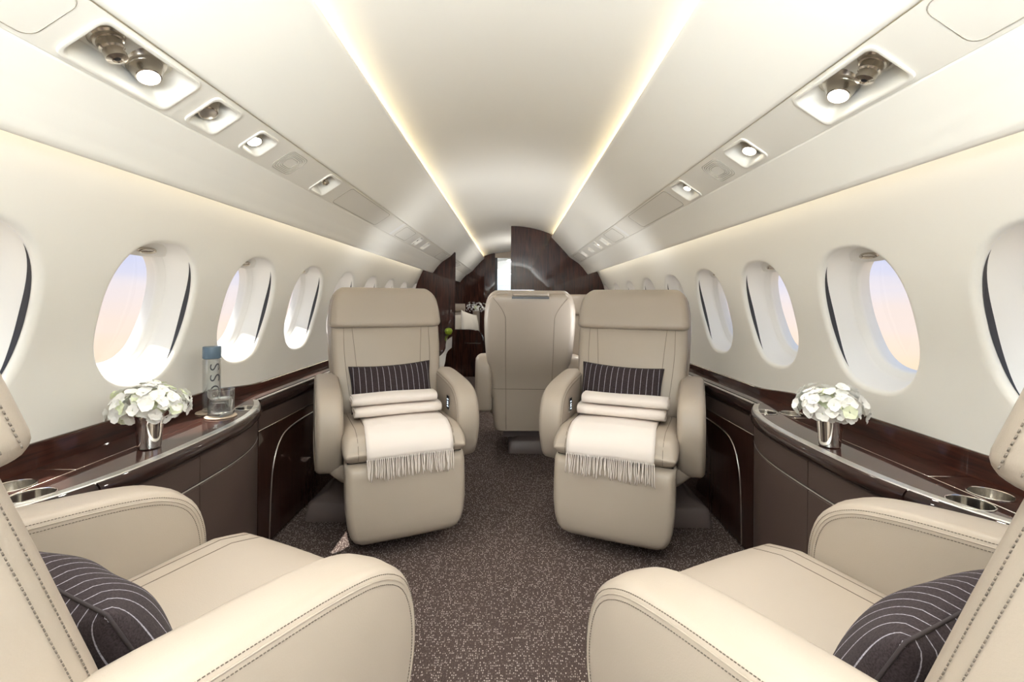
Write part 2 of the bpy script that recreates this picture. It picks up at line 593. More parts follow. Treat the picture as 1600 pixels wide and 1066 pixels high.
for side, nm in ((-1, 'wall_left'), (1, 'wall_right')):
    mb = MB()
    for k in range(KMIN, KMAX + 1):
        mb.add(*wall_cell(side, Y0W + YSH[side] + k * PITCH))
    ycut = Y0W + YSH[side] + KMAX * PITCH + PITCH / 2
    Y_BACK = Y0W + YSH[side] + KMIN * PITCH - PITCH / 2
    mb.add(*sheet_grid(lambda y, s: P3(side, y, s), [ycut, Y_END], lin(0, S_TOP, 25)))
    mb.add(*sheet_grid(lambda y, s: P3(side, y, s), [Y_BACK, ycut, Y_END], lin(S_TOP, WL[-1] - 1e-4, 30)))
    # lower side wall down to the floor
    mb.add(*sheet_grid(lambda y, s: Vector((side * (1.152 - .007 * s), y, 0.60 * s)), [Y_BACK, Y_END], [-0.02, 1.0]))
    struct(nm, mb.V, mb.F, M['cream'], recalc=False)

Y_BACK = Y0W + KMIN * PITCH - PITCH / 2 + .016
# windows -------------------------------------------------------------
DEPTH = 0.115
NA = 72
def win_scale(t): return 1.0 - 0.16 * (t ** 1.3)
def window_meshes(side):
    ang = [2 * PI * i / NA for i in range(NA)]
    def ring(scale, dep, grow=0.0):
        out = []
        for a in ang:
            oy, os_ = oval(a, grow)
            out.append(P3(side, oy * scale, S_C + os_ * scale, dep))
        return out
    rings = []
    for t in (0, .08, .2, .4, .6, .74): rings.append(ring(win_scale(t), RHO + (DEPTH - RHO) * t))
    rings.append(ring(win_scale(.75) - .004, RHO + (DEPTH - RHO) * .75))
    rings.append(ring(win_scale(.77) - .014, RHO + (DEPTH - RHO) * .77))
    rings.append(ring(win_scale(.86) - .018, RHO + (DEPTH - RHO) * .88))
    rings.append(ring(win_scale(.88) - .030, RHO + (DEPTH - RHO) * .90))
    rings.append(ring(win_scale(1.0) - .034, DEPTH))
    rings.append(ring(win_scale(1.0) - .034, DEPTH + .03))
    V, F = loft(rings, True, False)
    reveal = to_mesh('window', V, F, True, False)
    reveal.materials.append(M['white'])
    # pane, flat along the wall's curve at depth
    rr = [ring((win_scale(1.0) - .034) * q, DEPTH + .002) for q in (1.0, .66, .33)]
    V, F = loft(rr, True, False)
    n = len(V); V.append(P3(side, 0, S_C, DEPTH + .002))
    F += [(2 * NA + i, 2 * NA + (i + 1) % NA, n) for i in range(NA)]
    pane = to_mesh('pane', V, F, True, False); pane.materials.append(M['pane'])
    # dark shade gap on the fore and aft side of the opening
    mb = MB()
    for c in (0, PI):
        us = lin(-0.95, 0.95, 27)
        a0, a1 = [], []
        grid = []
        for u in us:
            a = c + (u if c == 0 else -u)
            w = max(0.0, 1 - (u / .95) ** 2)
            oy, os_ = oval(a)
            row = []
            for q in (0.0, 0.5, 1.0):
                dep = RHO + 0.001 + 0.015 * w * q
                sc = win_scale((dep - RHO) / (DEPTH - RHO)) - 0.006
                row.append(P3(side, oy * sc, S_C + os_ * sc, dep))
            grid.append(row)
        V = [p for r in grid for p in r]
        F = [(i * 3 + j, i * 3 + j + 1, i * 3 + j + 4, i * 3 + j + 3) for i in range(len(us) - 1) for j in range(2)]
        mb.add(V, F)
        # light groove running down the middle of the gap
    slot = to_mesh('shade_gap', mb.V, mb.F, True, False); slot.materials.append(M['slot'])
    # shade pulled up, showing in the top of the opening
    def shade_pt(u, v):
        # v 0 = bottom edge, 1 = top
        sb = 0.163 + 0.012 * (u * u)
        st = HH * 0.985
        sv = sb + (st - sb) * v
        hy = HW * max(0.0, 1 - (sv / HH) ** NE) ** (1 / NE) * 0.93
        dep = RHO + 0.030 + 0.034 * (1 - v)
        return P3(side, u * hy, S_C + sv, dep)
    V, F = sheet_grid(shade_pt, lin(-1, 1, 25), lin(0, 1, 9))
    V2, F2 = sheet_grid(lambda u, v: P3(side, u * HW * max(0.0, 1 - ((0.163 + .012 * u * u) / HH) ** NE) ** (1 / NE) * .93, S_C + 0.163 + .012 * u * u, RHO + .064 + .02 * v), lin(-1, 1, 25), [0, 1])
    mb = MB(); mb.add(V, F); mb.add(V2, F2)
    shade = to_mesh('shade', mb.V, mb.F, True, False, None); shade.materials.append(M['cream'])
    # oval pull
    c0 = shade_pt(0.0, 0.40); c1 = shade_pt(0.0, 0.55); cy = shade_pt(0.1, 0.40)
    uy = Vector((0, 1, 0)); us_ = (c1 - c0).normalized(); nn = uy.cross(us_)
    if nn.x * side > 0: nn = -nn
    rings = []
    for (q, h) in ((1.0, -0.001), (1.0, .003), (.93, .006), (.75, .0065), (.66, .003), (.3, .002)):
        rings.append([c0 + uy * (.037 * q * math.cos(a)) + us_ * ((.012 if q > .7 else .010) * q * math.sin(a)) + nn * h for a in lin(0, 2 * PI * 35 / 36, 36)])
    V, F = loft(rings, True, True)
    handle = to_mesh('shade_handle', V, F, True, True, 40); handle.materials.append(M['nickel'])
    return reveal, pane, slot, shade, handle
wn = 1
for side in (-1, 1):
    ms = window_meshes(side)
    for k in range(KMIN, KMAX + 1):
        o = put('window_%d' % wn, ms[0]); o['kind'] = 'structure'; wn += 1
        o.location = (0, Y0W + YSH[side] + k * PITCH, 0)
        for nm, me in zip(('pane', 'shade_gap', 'shade', 'shade_handle'), ms[1:]):
            put(nm, me, o)

# floor -------------------------------------------------------------
V, F = box(-1.17, 1.17, Y_BACK, Y_END, -0.03, 0.0)
struct('floor', V, F, M['carpet'], smooth=False)

# ceiling -------------------------------------------------------------
def ceil_z(x): return 1.89 - (1.22 - math.sqrt(1.22 ** 2 - x * x))
V, F = sheet_grid(lambda y, x: Vector((x, y, ceil_z(x))), [Y_BACK, Y_END], lin(-.66, .66, 41))
struct('ceiling', V, F, M['ceiling'], recalc=False)

# end walls -------------------------------------------------------------
sec = [(-1.152, 0)] + [(-p.x, p.y) for p in WP[::12]] + [(x, ceil_z(x)) for x in lin(-.6, .6, 15)] + [(p.x, p.y) for p in WP[::-12]] + [(1.152, 0)]
for nm, y in (('wall_forward', Y_BACK + .005), ('wall_rear', Y_END - .005)):
    V = [(x, y, z) for x, z in sec]
    struct(nm, V, [tuple(range(len(V)))], M['cream'], smooth=False)

# valances -------------------------------------------------------------
PA, PB, PC, PD = Vector((.46, 1.765)), Vector((.67, 1.54)), Vector((.77, 1.473)), Vector((.868, 1.352))
upper = [(.60, 1.744), (.57, 1.736), (.53, 1.734), (.492, 1.745), (.474, 1.770), (.466, 1.777), (.457, 1.772), (.462, 1.760), (.50, 1.724), (.55, 1.670), (.61, 1.605), (.655, 1.556), (.6685, 1.5425), (.676, 1.5465), (.70, 1.57)]
lower = [(.80, 1.50), (.7745, 1.479), (.7715, 1.4715), (.79, 1.452), (.82, 1.418), (.85, 1.377), (.862, 1.358), (.872, 1.350), (.884, 1.352), (.891, 1.362), (.893, 1.385), (.89, 1.44)]
VAL_END = {-1: 7.8, 1: 5.12}
tn = 1
for side in (-1, 1):
    for prof in (upper, lower):
        pr = resample(prof, 60)
        V, F = sheet_grid(lambda y, p: Vector((side * p.x, y, p.y)), [Y_BACK, VAL_END[side]], [Vector((q[0], q[1])) for q in pr])
        struct('trim_%d' % tn, V, F, M['ceiling'], recalc=False); tn += 1

# overhead service strips with recesses ---------------------------------
tdir = (PC - PB); BW = tdir.length; tdir.normalize()
ndir = Vector((-tdir.y, tdir.x))
if ndir.y > 0: ndir = -ndir                       # pointing down into the cabin
def Q(side, y, u, d=0.0):                        # d > 0 : up into the strip
    p = PB + (PC - PB) * u - ndir * d
    return Vector((side * p.x, y, p.y))
def nvec(side): return Vector((side * ndir.x, 0, ndir.y))

# y, half length, u0, u1, contents  (N = air nozzle, R = lit reading lamp, O = unlit lamp)
UNITS = {
 -1: [(.895, .118, .10, .90, 'NR'), (1.125, .048, .13, .87, 'O'), (1.325, .045, .18, .82, 'R'), (1.80, .058, .10, .90, 'RN'),
      (3.55, .055, .15, .85, 'RN'), (3.86, .06, .15, .85, 'NR'), (5.75, .06, .15, .85, 'N'), (6.15, .06, .15, .85, 'R')],
  1: [(.955, .115, .10, .90, 'NR'), (1.375, .060, .15, .85, 'R'), (1.845, .058, .10, .90, 'NR'), (3.46, .05, .15, .85, 'NR'),
      (3.72, .05, .15, .85, 'R'), (4.06, .045, .25, .75, 'O'), (4.42, .055, .15, .85, 'NR')],
}
UL = {
 -1: ['nearest big recess in the left overhead strip, steel air nozzle and lit lamp', 'left overhead recess with an unlit grey lamp, second from the viewer',
      'small left overhead recess with one round lit lamp, before the speaker grille', 'left overhead recess beyond the grille with lamp and nozzle crowded together',
      'first small recess past the joint in the left overhead strip', 'small bright recess nearest the left wooden partition overhead',
      'overhead recess with nozzle behind the left wooden partition', 'overhead recess farthest back on the left, behind the partition'],
  1: ['nearest big recess in the right overhead strip, lit lamp beside an air nozzle', 'right overhead recess holding one round lit lamp, before the speaker grille',
      'right overhead recess beyond the grille with a nozzle and tilted lamp', 'first small recess past the joint in the right overhead strip',
      'second small recess past the joint in the right overhead strip', 'narrow right overhead recess between two brighter ones',
      'last right overhead recess, nearest the dark wood partition'],
}
def rrect(side, y, hy, u0, u1, d, rad=0.016, n=5, inset=0.0):
    pts = []
    uc, hu = (u0 + u1) / 2, (u1 - u0) / 2 * BW - inset
    hy = hy - inset
    rad = min(rad, hy * .8, hu * .8)
    for (sx, sy, a0) in ((1, 1, 0), (-1, 1, PI / 2), (-1, -1, PI), (1, -1, 1.5 * PI)):
        for i in range(n + 1):
            a = a0 + PI / 2 * i / n
            py = sx * (hy - rad) + rad * math.cos(a); pu = sy * (hu - rad) + rad * math.sin(a)
            pts.append(Q(side, y + py, uc + pu / BW, d))
    return pts
for side in (-1, 1):
    us = sorted(UNITS[side])
    mb = MB()
    y = Y_BACK
    cuts = []
    for (yc, hy, u0, u1, c) in us:
        cuts.append((yc - hy, yc + hy, u0, u1))
    def q4(ya, yb, ua, ub):
        ua = -.004 if ua == .015 else ua; ub = 1.004 if ub == .985 else ub; mb.add([Q(side, ya, ua), Q(side, yb, ua), Q(side, yb, ub), Q(side, ya, ub)], [(0, 1, 2, 3)])
    JOINT = 2.92
    marks = []
    for (ya, yb, u0, u1) in cuts:
        marks.append((y, ya)); q4(ya, yb, 0.015, u0); q4(ya, yb, u1, 0.985)
        # square corners outside the rounded opening
        outer = [Q(side, ya, u0), Q(side, ya, u1), Q(side, yb, u1), Q(side, yb, u0)]
        y = yb
    marks.append((y, VAL_END[side]))
    for (a, b) in marks:
        if a < JOINT < b:
            q4(a, JOINT - .022, .015, .985); q4(JOINT + .022, b, .015, .985)
        else: q4(a, b, .015, .985)
    strip = struct('trim_%d' % tn, mb.V, mb.F, M['unit'], smooth=False, recalc=False); tn += 1
    # pale band over the joint
    mb = MB(); mb.add([Q(side, JOINT - .024, 0.0, -.001), Q(side, JOINT + .024, 0, -.001), Q(side, JOINT + .024, 1, -.001), Q(side, JOINT - .024, 1, -.001)], [(0, 1, 2, 3)])
    part('joint_band', mb.V, mb.F, M['white'], strip, smooth=False, recalc=False)
    # hatch outlines
    for (yc, hy, u0, u1) in ((.50, .235, .07, .93), (2.28, .31, .06, .94), (3.15, .15, .08, .92), (4.75, .2, .08, .92)):
        V, F = tube(rrect(side, yc, hy, u0, u1, -.0002, .02), .0011 if yc < 1 else .0014, 4, True)
        part('hatch_joint', V, F, M['groove'], strip)
    # speaker grille made of nested frames
    yg = 1.51 if side < 0 else 1.555
    for i in range(5):
        V, F = tube(rrect(side, yg, .058 - i * .007, .14 + .05 * i, .86 - .05 * i, -.0002, .02), .0016, 4, True)
        part('speaker_grille', V, F, M['grille'], strip)
    for (yc, hy, u0, u1, content), lab in zip(us, [UL[side][i] for i in range(len(us))]):
        base = Q(side, yc, .5, .03)
        th = empty('overhead_light_unit', base)
        tag(th, lab, 'light', 'recessed overhead light and air units')
        dp = 0.045
        # recess: rounded rim, funnel walls, floor
        rings = [rrect(side, yc, hy, u0, u1, 0.0, inset=-.006), rrect(side, yc, hy, u0, u1, -.004, inset=-.005), rrect(side, yc, hy, u0, u1, -.005, inset=-.001),
                 rrect(side, yc, hy, u0, u1, -.002, inset=.003), rrect(side, yc, hy, u0, u1, dp * .5, inset=.009), rrect(side, yc, hy, u0, u1, dp, inset=.017)]
        V, F = loft(rings, True, False)
        n = len(rings[0]); F.append(tuple(range(5 * n, 6 * n)))
        part('recess', V, F, M['unit'], th, recalc=False, angle=50, world=True)
        # filler behind the rim corners
        items = list(content)
        if side < 0 and content == 'RN': items = ['R', 'N']
        big = hy > .1
        for i, c in enumerate(items):
            off = 0 if len(items) == 1 else (-1 if i == 0 else 1) * hy * .40
            if big: off = (-1 if c == 'N' else 1) * .046 * (1 if side < 0 else -1) * (1)
            if big and side > 0: off = -.046 if c == 'R' else .046
            if big and side > 0: off = -off
            if big: off = -.046 if c == 'N' else .046
            p = Q(side, yc + off, .47 if c == 'N' else .50, dp)
            ax = nvec(side)
            ax = (ax + Vector((0, .10 if c == 'N' else -.25, -.35))).normalized()
            f = 1.0 if big else (.95 if len(items) == 1 else .72)
            if c == 'N':
                prof = [(.030, -.004), (.030, .004), (.026, .007), (.0245, .012), (.021, .013), (.0205, .026), (.017, .029), (.0165, .036), (.0185, .037), (.0175, .045), (.009, .048), (.0055, .044), (0, .040)]
                V, F = lathe([(r * f, z * f) for r, z in prof], 36, ax, p)
                nz = part('air_nozzle', V, F, M['nickel'], th, angle=35, world=True)
                V, F = lathe([(.0, .0468 * f), (.0055 * f, .0462 * f)], 16, ax, p)
                part('nozzle_hole', V, F, M['black'], nz, world=False, recalc=False) if False else None
                V2 = [Vector(v) - base for v in V]
                part('nozzle_hole', V2, F, M['black'], nz, recalc=False)
            else:
                prof = [(.039, -.004), (.039, .003), (.034, .007), (.031, .010), (.0305, .016), (.029, .018), (.029, .021), (.0225, .038), (.020, .0395), (.0195, .037)]
                V, F = lathe([(r * f, z * f) for r, z in prof], 36, ax, p)
                rl = part('reading_lamp', V, F, M['nickel'], th, angle=35, world=True)
                V, F = lathe([(0, .0385 * f), (.015 * f, .0380 * f), (.0198 * f, .0368 * f)], 28, ax, p)
                V2 = [Vector(v) - base for v in V]
                part('lamp_lens', V2, F, M['lens'] if c == 'R' else M['steel'], rl, recalc=False)
                if c == 'R':
                    sd_ = bpy.data.lights.new('reading_spot', 'SPOT')
                    sd_.energy = READING_LAMP; sd_.spot_size = math.radians(120); sd_.spot_blend = 1.0
                    sd_.shadow_soft_size = .02; sd_.color = (1, .95, .88)
                    so = bpy.data.objects.new('reading_spot', sd_); COL.objects.link(so)
                    so.location = p + ax * (.046 * f); so.rotation_euler = ax.to_track_quat('-Z', 'Y').to_euler()

# cove light strips -----------------------------------------------------
for side in (-1, 1):
    ye = VAL_END[side] - .05
    s_ = 'left' if side < 0 else 'right'
    V, F = box(.515, .535, Y_BACK + .1, ye, 1.737, 1.740)
    V = [(side * x, y, z) for x, y, z in V]
    o = part('cove_light', V, F, M['led'], None, smooth=False)
    tag(o, 'warm light strip hidden along the %s edge of the ceiling panel' % s_, 'light')
    V, F = box(.897, .905, Y_BACK + .1, min(ye, 5.0), 1.385, 1.41)
    V = [(side * x, y, z) for x, y, z in V]
    o = part('cove_light', V, F, M['ledw'], None, smooth=False)
    tag(o, 'warm light strip behind the lower lip of the %s overhead panel' % s_, 'light')

# ================================================================== side ledges, dado, consoles
LZ = 0.64
def dado_top(y): return smooth_table([(1.72, .700), (2.12, .668)], y)
for side in (-1, 1):
    s_ = 'left' if side < 0 else 'right'
    # wooden dado strip on the wall, its top dipping beyond the console
    ys = lin(Y_BACK, 1.6, 8) + lin(1.66, 2.2, 14) + lin(2.4, 5.08, 6)
    rings = []
    for y in ys:
        zt = dado_top(y)
        rings.append([Vector((side * x, y, z)) for x, z in ((1.146, LZ - .03), (1.136, LZ - .03), (1.140, zt - .003), (1.143, zt), (1.149, zt), (1.15, zt - .02))])
    V, F = loft(rings, True, True)
    struct('trim_%d' % tn, V, F, M['wood'], angle=40); tn += 1

CY, CHL = 1.335, 0.53
def front_x(y, off=0.0):
    q = min(1.0, abs((y - CY) / CHL))
    return 0.882 + 0.128 * q ** 3.0 + off
EPS = .0015
for side in (-1, 1):
    s_ = 'left' if side < 0 else 'right'
    base = Vector((side * 1.0, CY, 0))
    th = empty('side_console', base)
    tag(th, 'curved %s side console with glossy dark top and brown leather front' % s_, 'console')
    ys = [CY - CHL * math.cos(PI * i / 48) for i in range(49)]
    def slab(x_off, x_back, z0, z1, ya=None, yb=None, n=49):
        yy = ys if ya is None else [ya + (yb - ya) * i / (n - 1) for i in range(n)]
        rings = []
        for y in yy:
            xf = front_x(y, x_off)
            rings.append([Vector((side * xf, y, z0)), Vector((side * xf, y, z1)), Vector((side * x_back, y, z1)), Vector((side * x_back, y, z0))])
        return loft(rings, True, True)
    # dark core
    V, F = slab(.028, 1.10, .012, .565); part('carcass', V, F, M['black'], th, angle=30, world=True)
    # top with holes for the cup holders
    V, F = slab(.026, 1.134, LZ - .035, LZ)
    top = part('top', V, F, M['wood'], th, angle=30, world=True)
    CUPS = [(.955, .985), (1.00, 1.075), (1.725, .985), (1.705, 1.070)]
    cut = MB()
    for (cy, cx) in CUPS:
        cv, cf = lathe([(0, -.06), (.0372, -.06), (.0372, .06), (0, .06)], 40, (0, 0, 1), (side * cx - base.x, cy - base.y, LZ))
        cut.add(cv, cf)
    cme = to_mesh('cut', cut.V, cut.F, False)
    bmc = bmesh.new(); bmc.from_mesh(cme); bmesh.ops.remove_doubles(bmc, verts=bmc.verts, dist=1e-4); bmesh.ops.recalc_face_normals(bmc, faces=bmc.faces); bmc.to_mesh(cme); bmc.free()
    co = bpy.data.objects.new('cut', cme); COL.objects.link(co)
    co.location = base
    md = top.modifiers.new('b', 'BOOLEAN'); md.operation = 'DIFFERENCE'; md.object = co; md.solver = 'EXACT'
    bpy.context.view_layer.update()
    dg = bpy.context.evaluated_depsgraph_get()
    nm_ = bpy.data.meshes.new_from_object(top.evaluated_get(dg))
    top.modifiers.clear(); top.data = nm_
    nm_.polygons.foreach_set('use_smooth', [False] * len(nm_.polygons))
    bpy.data.objects.remove(co)
    # the carcass must not show inside the cups: wells of the cup holders
    for (cy, cx) in CUPS:
        prof = [(.0395, -.001), (.0402, .0010), (.0394, .0020), (.0380, .0022), (.0368, .0012), (.0362, -.004), (.0350, -.060), (.033, -.064), (.030, -.065)]
        V, F = lathe(prof, 40, (0, 0, 1), (side * cx, cy, LZ))
        cup_ = part('cup_holder', V, F, M['cup'], th, angle=40, recalc=False, world=True)
        V, F = lathe([(0, -.064), (.0335, -.064)], 32, (0, 0, 1), (side * cx - base.x, cy - base.y, LZ))
        part('cup_floor_dark', V, F, M['plastic'], cup_, recalc=False)  # floor coloured dark in place of shade deep in the cup
    # metal edge strip on the top
    V, F = slab(.004, None, LZ, LZ) if False else (None, None)
    rings = []
    for y in ys:
        a, b = front_x(y, .006), front_x(y, .030)
        rings.append([Vector((side * x, y, z)) for x, z in ((a, LZ - .004), (a + .002, LZ + .0012), (b - .001, LZ + .0012), (b, LZ - .004))])
    V, F = loft(rings, True, True); part('edge_strip', V, F, M['steel'], th, angle=30, world=True)
    # rounded glossy edge moulding, two pieces with a joint
    for (ya, yb) in ((CY - CHL, 1.022), (1.026, CY + CHL)):
        rings = []
        for y in lin(ya, yb, 30):
            x0 = front_x(y)
            pr = [(.010, LZ - .0005), (.004, LZ - .003), (-.002, LZ - .010), (-.005, LZ - .018), (-.004, LZ - .030), (.001, LZ - .040), (.010, LZ - .047), (.03, LZ - .047), (.03, LZ - .006)]
            rings.append([Vector((side * (x0 + a), y, z)) for a, z in pr])
        V, F = loft(rings, True, True); part('edge_moulding', V, F, M['woodedge'], th, angle=50, world=True)
    # leather front panels
    for (ya, yb) in ((CY - CHL, 1.338), (1.342, CY + CHL)):
        for (z0, z1) in ((.022, .506), (.513, LZ - .048)):
            rings = []
            for y in lin(ya, yb, 26):
                x0 = front_x(y)
                rings.append([Vector((side * (x0 + a), y, z)) for a, z in ((.016, z0), (.013, z0 + .003), (.013, z1 - .003), (.016, z1), (.028, z1), (.028, z0))])
            V, F = loft(rings, True, True)
            part('front_panel', V, F, M['darkleather'], th, angle=30, world=True)
    V, F = tube([(side * front_x(y, .015), y, .5095) for y in ys], .0022, 6); part('trim_line', V, F, M['steel'], th, world=True)
    # leaf joints in the top
    mb = MB()
    mb.add(*tube([(side * 1.030, .86, LZ + .0002), (side * 1.030, 1.66, LZ + .0002)], .0008, 4))
    for y in (1.10, 1.64): mb.add(*tube([(side * 1.030, y, LZ + .0002), (side * 1.132, y, LZ + .0002)], .0008, 4))
    part('leaf_joint', mb.V, mb.F, M['nickel'], th, world=True)
    # ledges beyond and before the console
    for (ya, yb, lab) in ((CY + CHL + .004, 5.07, 'narrow dark ledge along the %s wall beyond the console' % s_),
                          (Y_BACK + .01, CY - CHL - .004, 'narrow dark ledge along the %s wall on the near side of the console' % s_)):
        tl = empty('side_ledge', (side * 1.05, (ya + yb) / 2, 0))
        tag(tl, lab, 'ledge')
        V, F = box(side * 1.012, side * 1.134, ya, yb, LZ - .03, LZ); part('top', V, F, M['wood'], tl, smooth=False, world=True)
        V, F = box(side * 1.010, side * 1.026, ya, yb, LZ - .001, LZ + .0015); part('edge_strip', V, F, M['steel'], tl, smooth=False, world=True)
        rings = []
        for y in (ya, yb):
            rings.append([Vector((side * (1.008 + a), y, z)) for a, z in ((.006, LZ), (0, LZ - .008), (-.002, LZ - .03), (.002, LZ - .05), (.012, LZ - .058), (.03, LZ - .058), (.03, LZ))])
        V, F = loft(rings, True, True); part('edge_moulding', V, F, M['woodedge'], tl, angle=50, world=True)
        for (z0, z1) in ((.012, .506), (.513, LZ - .06)):
            V, F = box(side * 1.016, side * 1.05, ya, yb, z0, z1); part('front_panel', V, F, M['darkleather'] if z0 > .3 else M['woodplain'], tl, smooth=False, world=True)
        V, F = tube([(side * 1.017, ya, .5095), (side * 1.017, yb, .5095)], .0018, 6); part('trim_line', V, F, M['nickel'], tl, world=True)
        if ya > 1:
            path = catmull([(side * 1.015, 1.955, .014), (side * 1.015, 1.965, .2), (side * 1.015, 1.985, .33), (side * 1.015, 2.04, .42), (side * 1.015, 2.14, .455), (side * 1.015, 2.4, .465), (side * 1.015, 2.9, .465)], 60)
            V, F = tube(path, .003, 6); part('curved_trim', V, F, M['steel'], tl, world=True)

# ================================================================== partitions
def slab_y(pts, y0, y1):
    n = len(pts)
    V = [(x, y0, z) for x, z in pts] + [(x, y1, z) for x, z in pts]
    F = [tuple(range(n))[::-1], tuple(range(n, 2 * n))] + [(i, (i + 1) % n, n + (i + 1) % n, n + i) for i in range(n)]
    return V, F
wl = [(p.x, p.y) for p in WP]
wall_pts = [(p[0] - .003, p[1]) for p in wl[::8] if p[1] < 1.43]
# left partition: from the wall to the aisle
pts = [(-.625, .0), (-.625, 1.583), (-.70, 1.523), (-.78, 1.468), (-.82, 1.421), (-.85, 1.380), (-.872, 1.354), (-.90, 1.36), (-.945, 1.43)] + [(-x, z) for x, z in wall_pts[::-1]] + [(-1.15, 0)]
V, F = slab_y(pts, 5.10, 5.14)
lp = struct('wall_partition_left', V, F, M['woodv'], smooth=False)
V, F = box(-.632, -.621, 5.095, 5.145, 0, 1.583); part('edge_trim', V, F, M['woodv'], lp, smooth=False)
# right partition: reaches the ceiling and the cabin's middle line
pts = [(.012, 0), (.012, ceil_z(0) - .003)] + [(x, ceil_z(x) - .003) for x in lin(.06, .46, 9)] + [(.47, 1.775), (.462, 1.760), (.55, 1.668), (.67, 1.537), (.77, 1.470), (.82, 1.416), (.85, 1.375), (.872, 1.348), (.90, 1.36), (.945, 1.43)] + wall_pts[::-1] + [(1.15, 0)]
V, F = slab_y(pts, 5.125, 5.165)
rp = struct('wall_partition_right', V, F, M['woodv'], smooth=False)
V, F = box(.004, .012, 5.12, 5.17, 0, 1.886); part('edge_trim', V, F, M['woodv'], rp, smooth=False)
# aft bulkhead with doorway
pts = [(-.275, 0), (-.275, ceil_z(.275) - .012)] + [(x, ceil_z(x) - .003) for x in lin(-.30, -.46, 5)] + [(-.47, 1.775), (-.462, 1.758), (-.55, 1.668), (-.67, 1.537), (-.77, 1.470), (-.82, 1.416), (-.872, 1.348), (-.90, 1.36), (-.945, 1.43)] + [(-x, z) for x, z in wall_pts[::-1]] + [(-1.15, 0)]
V, F = slab_y(pts, 7.80, 7.85); struct('wall_aft_left', V, F, M['woodv'], smooth=False)
V, F = slab_y([(-x, z) for x, z in pts], 7.80, 7.85); struct('wall_aft_right', V, F, M['woodv'], smooth=False)
V, F = slab_y([(-.275, 1.77), (.275, 1.77), (.275, 1.845), (0, 1.885), (-.275, 1.845)], 7.80, 7.85)
struct('wall_aft_lintel', V, F, M['leather'], smooth=False)
# rounded corner column beside the sofa
V, F = slab_y([(-.275, 0), (-.235, 0), (-.235, 1.77), (-.275, 1.77)], 7.78, 7.87); struct('trim_%d' % tn, V, F, M['black'], smooth=False); tn += 1
# pale galley cabinet beyond the doorway
g = empty('galley_cabinet', (-.05, 9.2, 0)); tag(g, 'pale blue galley cabinet seen through the far doorway', 'cabinet')
V, F = box(-.36, .30, 9.2, 9.5, 0, 1.62); part('body', V, F, M['galley'], g, smooth=False, world=True)
for z in (1.00, 1.17, 1.34, 1.51):
    V, F = box(-.34, .28, 9.185, 9.2, z, z + .15); part('door', V, F, M['galley'], g, smooth=False, world=True)
    V, F = box(-.10, .05, 9.17, 9.185, z + .06, z + .075); part('handle', V, F, M['steel'], g, smooth=False, world=True)
lamp = empty('added_galley_lamp', (-.03, 8.75, 1.80)); tag(lamp, 'small lamp added to light the space beyond the far doorway', 'light')  # glowing lamp added only to light this space
V, F = lathe([(.06, .03), (.065, 0), (.05, -.012)], 24, (0, 0, 1), (-.03, 8.75, 1.80)); part('rim', V, F, M['white'], lamp, world=True)
V, F = lathe([(0, -.012), (.05, -.011)], 24, (0, 0, 1), (-.03, 8.75, 1.80)); part('lamp_lens', V, F, M['lens'], lamp, world=True)

# ================================================================== seats
NPROF = 84
ARMW = .110
ARMX = .304
arm_prof = catmull([(-.205, .305), (-.262, .36), (-.292, .45), (-.290, .53), (-.262, .595), (-.205, .635), (-.12, .655), (0, .668), (.12, .676), (.205, .668), (.245, .60), (.245, .45), (.235, .34), (.20, .302), (0, .296)], NPROF, True)
arm_prof = [Vector((p[0], p[1])) for p in arm_prof]
def prof_normals(P):
    n = len(P); out = []
    for i in range(n):
        t = (P[(i + 1) % n] - P[i - 1]).normalized()
        out.append(Vector((-t.y, t.x)))
    c = sum(P, Vector((0, 0))) / n
    if sum((out[i].dot(P[i] - c) for i in range(n))) < 0: out = [-o for o in out]
    return out
ARM_N = prof_normals(arm_prof)
ARM_C = sum(arm_prof, Vector((0, 0))) / NPROF
AR = .024
def arm_ring(x, inset, scale=1.0):
    out = []
    for p, n in zip(arm_prof, ARM_N):
        q = p - n * inset
        q = ARM_C + (q - ARM_C) * scale
        out.append(Vector((x, q.x, q.y)))
    return out
rings = []
hw = ARMW / 2
for sc, bx in ((.12, .0055), (.4, .005), (.7, .0035), (.88, .0015)): rings.append(arm_ring(-hw - bx, AR, sc))
for a in lin(PI / 2, 0, 7): rings.append(arm_ring(-(hw - AR + AR * math.sin(a)), AR * (1 - math.cos(a))))
rings.append(arm_ring(0, -.003))
for a in lin(0, PI / 2, 7): rings.append(arm_ring(hw - AR + AR * math.sin(a), AR * (1 - math.cos(a))))
for sc, bx in ((.88, .0015), (.7, .0035), (.4, .005), (.12, .0055)): rings.append(arm_ring(hw + bx, AR, sc))
V, F = loft(rings, True, True)
ME_ARM = to_mesh('armrest', V, F); ME_ARM.materials.append(M['leather'])
mb = MB()
i0 = 0; 
def arm_path(sgn, a, push=.0004):
    x = sgn * (hw - AR + AR * math.sin(a)); ins = AR * (1 - math.cos(a)) - push * math.cos(a)
    x += sgn * push * math.sin(a)
    r = arm_ring(x, ins)
    n_end = int(NPROF * .70)
    return r[0:n_end]
for sgn in (-1, 1):
    dashes(mb, arm_path(sgn, math.radians(90), .0006))
    dashes(mb, arm_path(sgn, math.radians(56)))
ME_ARMST = to_mesh('stitching', mb.V, mb.F, True, False); ME_ARMST.materials.append(M['stitch'])
mb = MB()
for sgn in (-1, 1): mb.add(*tube(arm_path(sgn, math.radians(73), .0001), .0014, 5))
ME_ARMPIPE = to_mesh('piping', mb.V, mb.F, True, False); ME_ARMPIPE.materials.append(M['leather'])

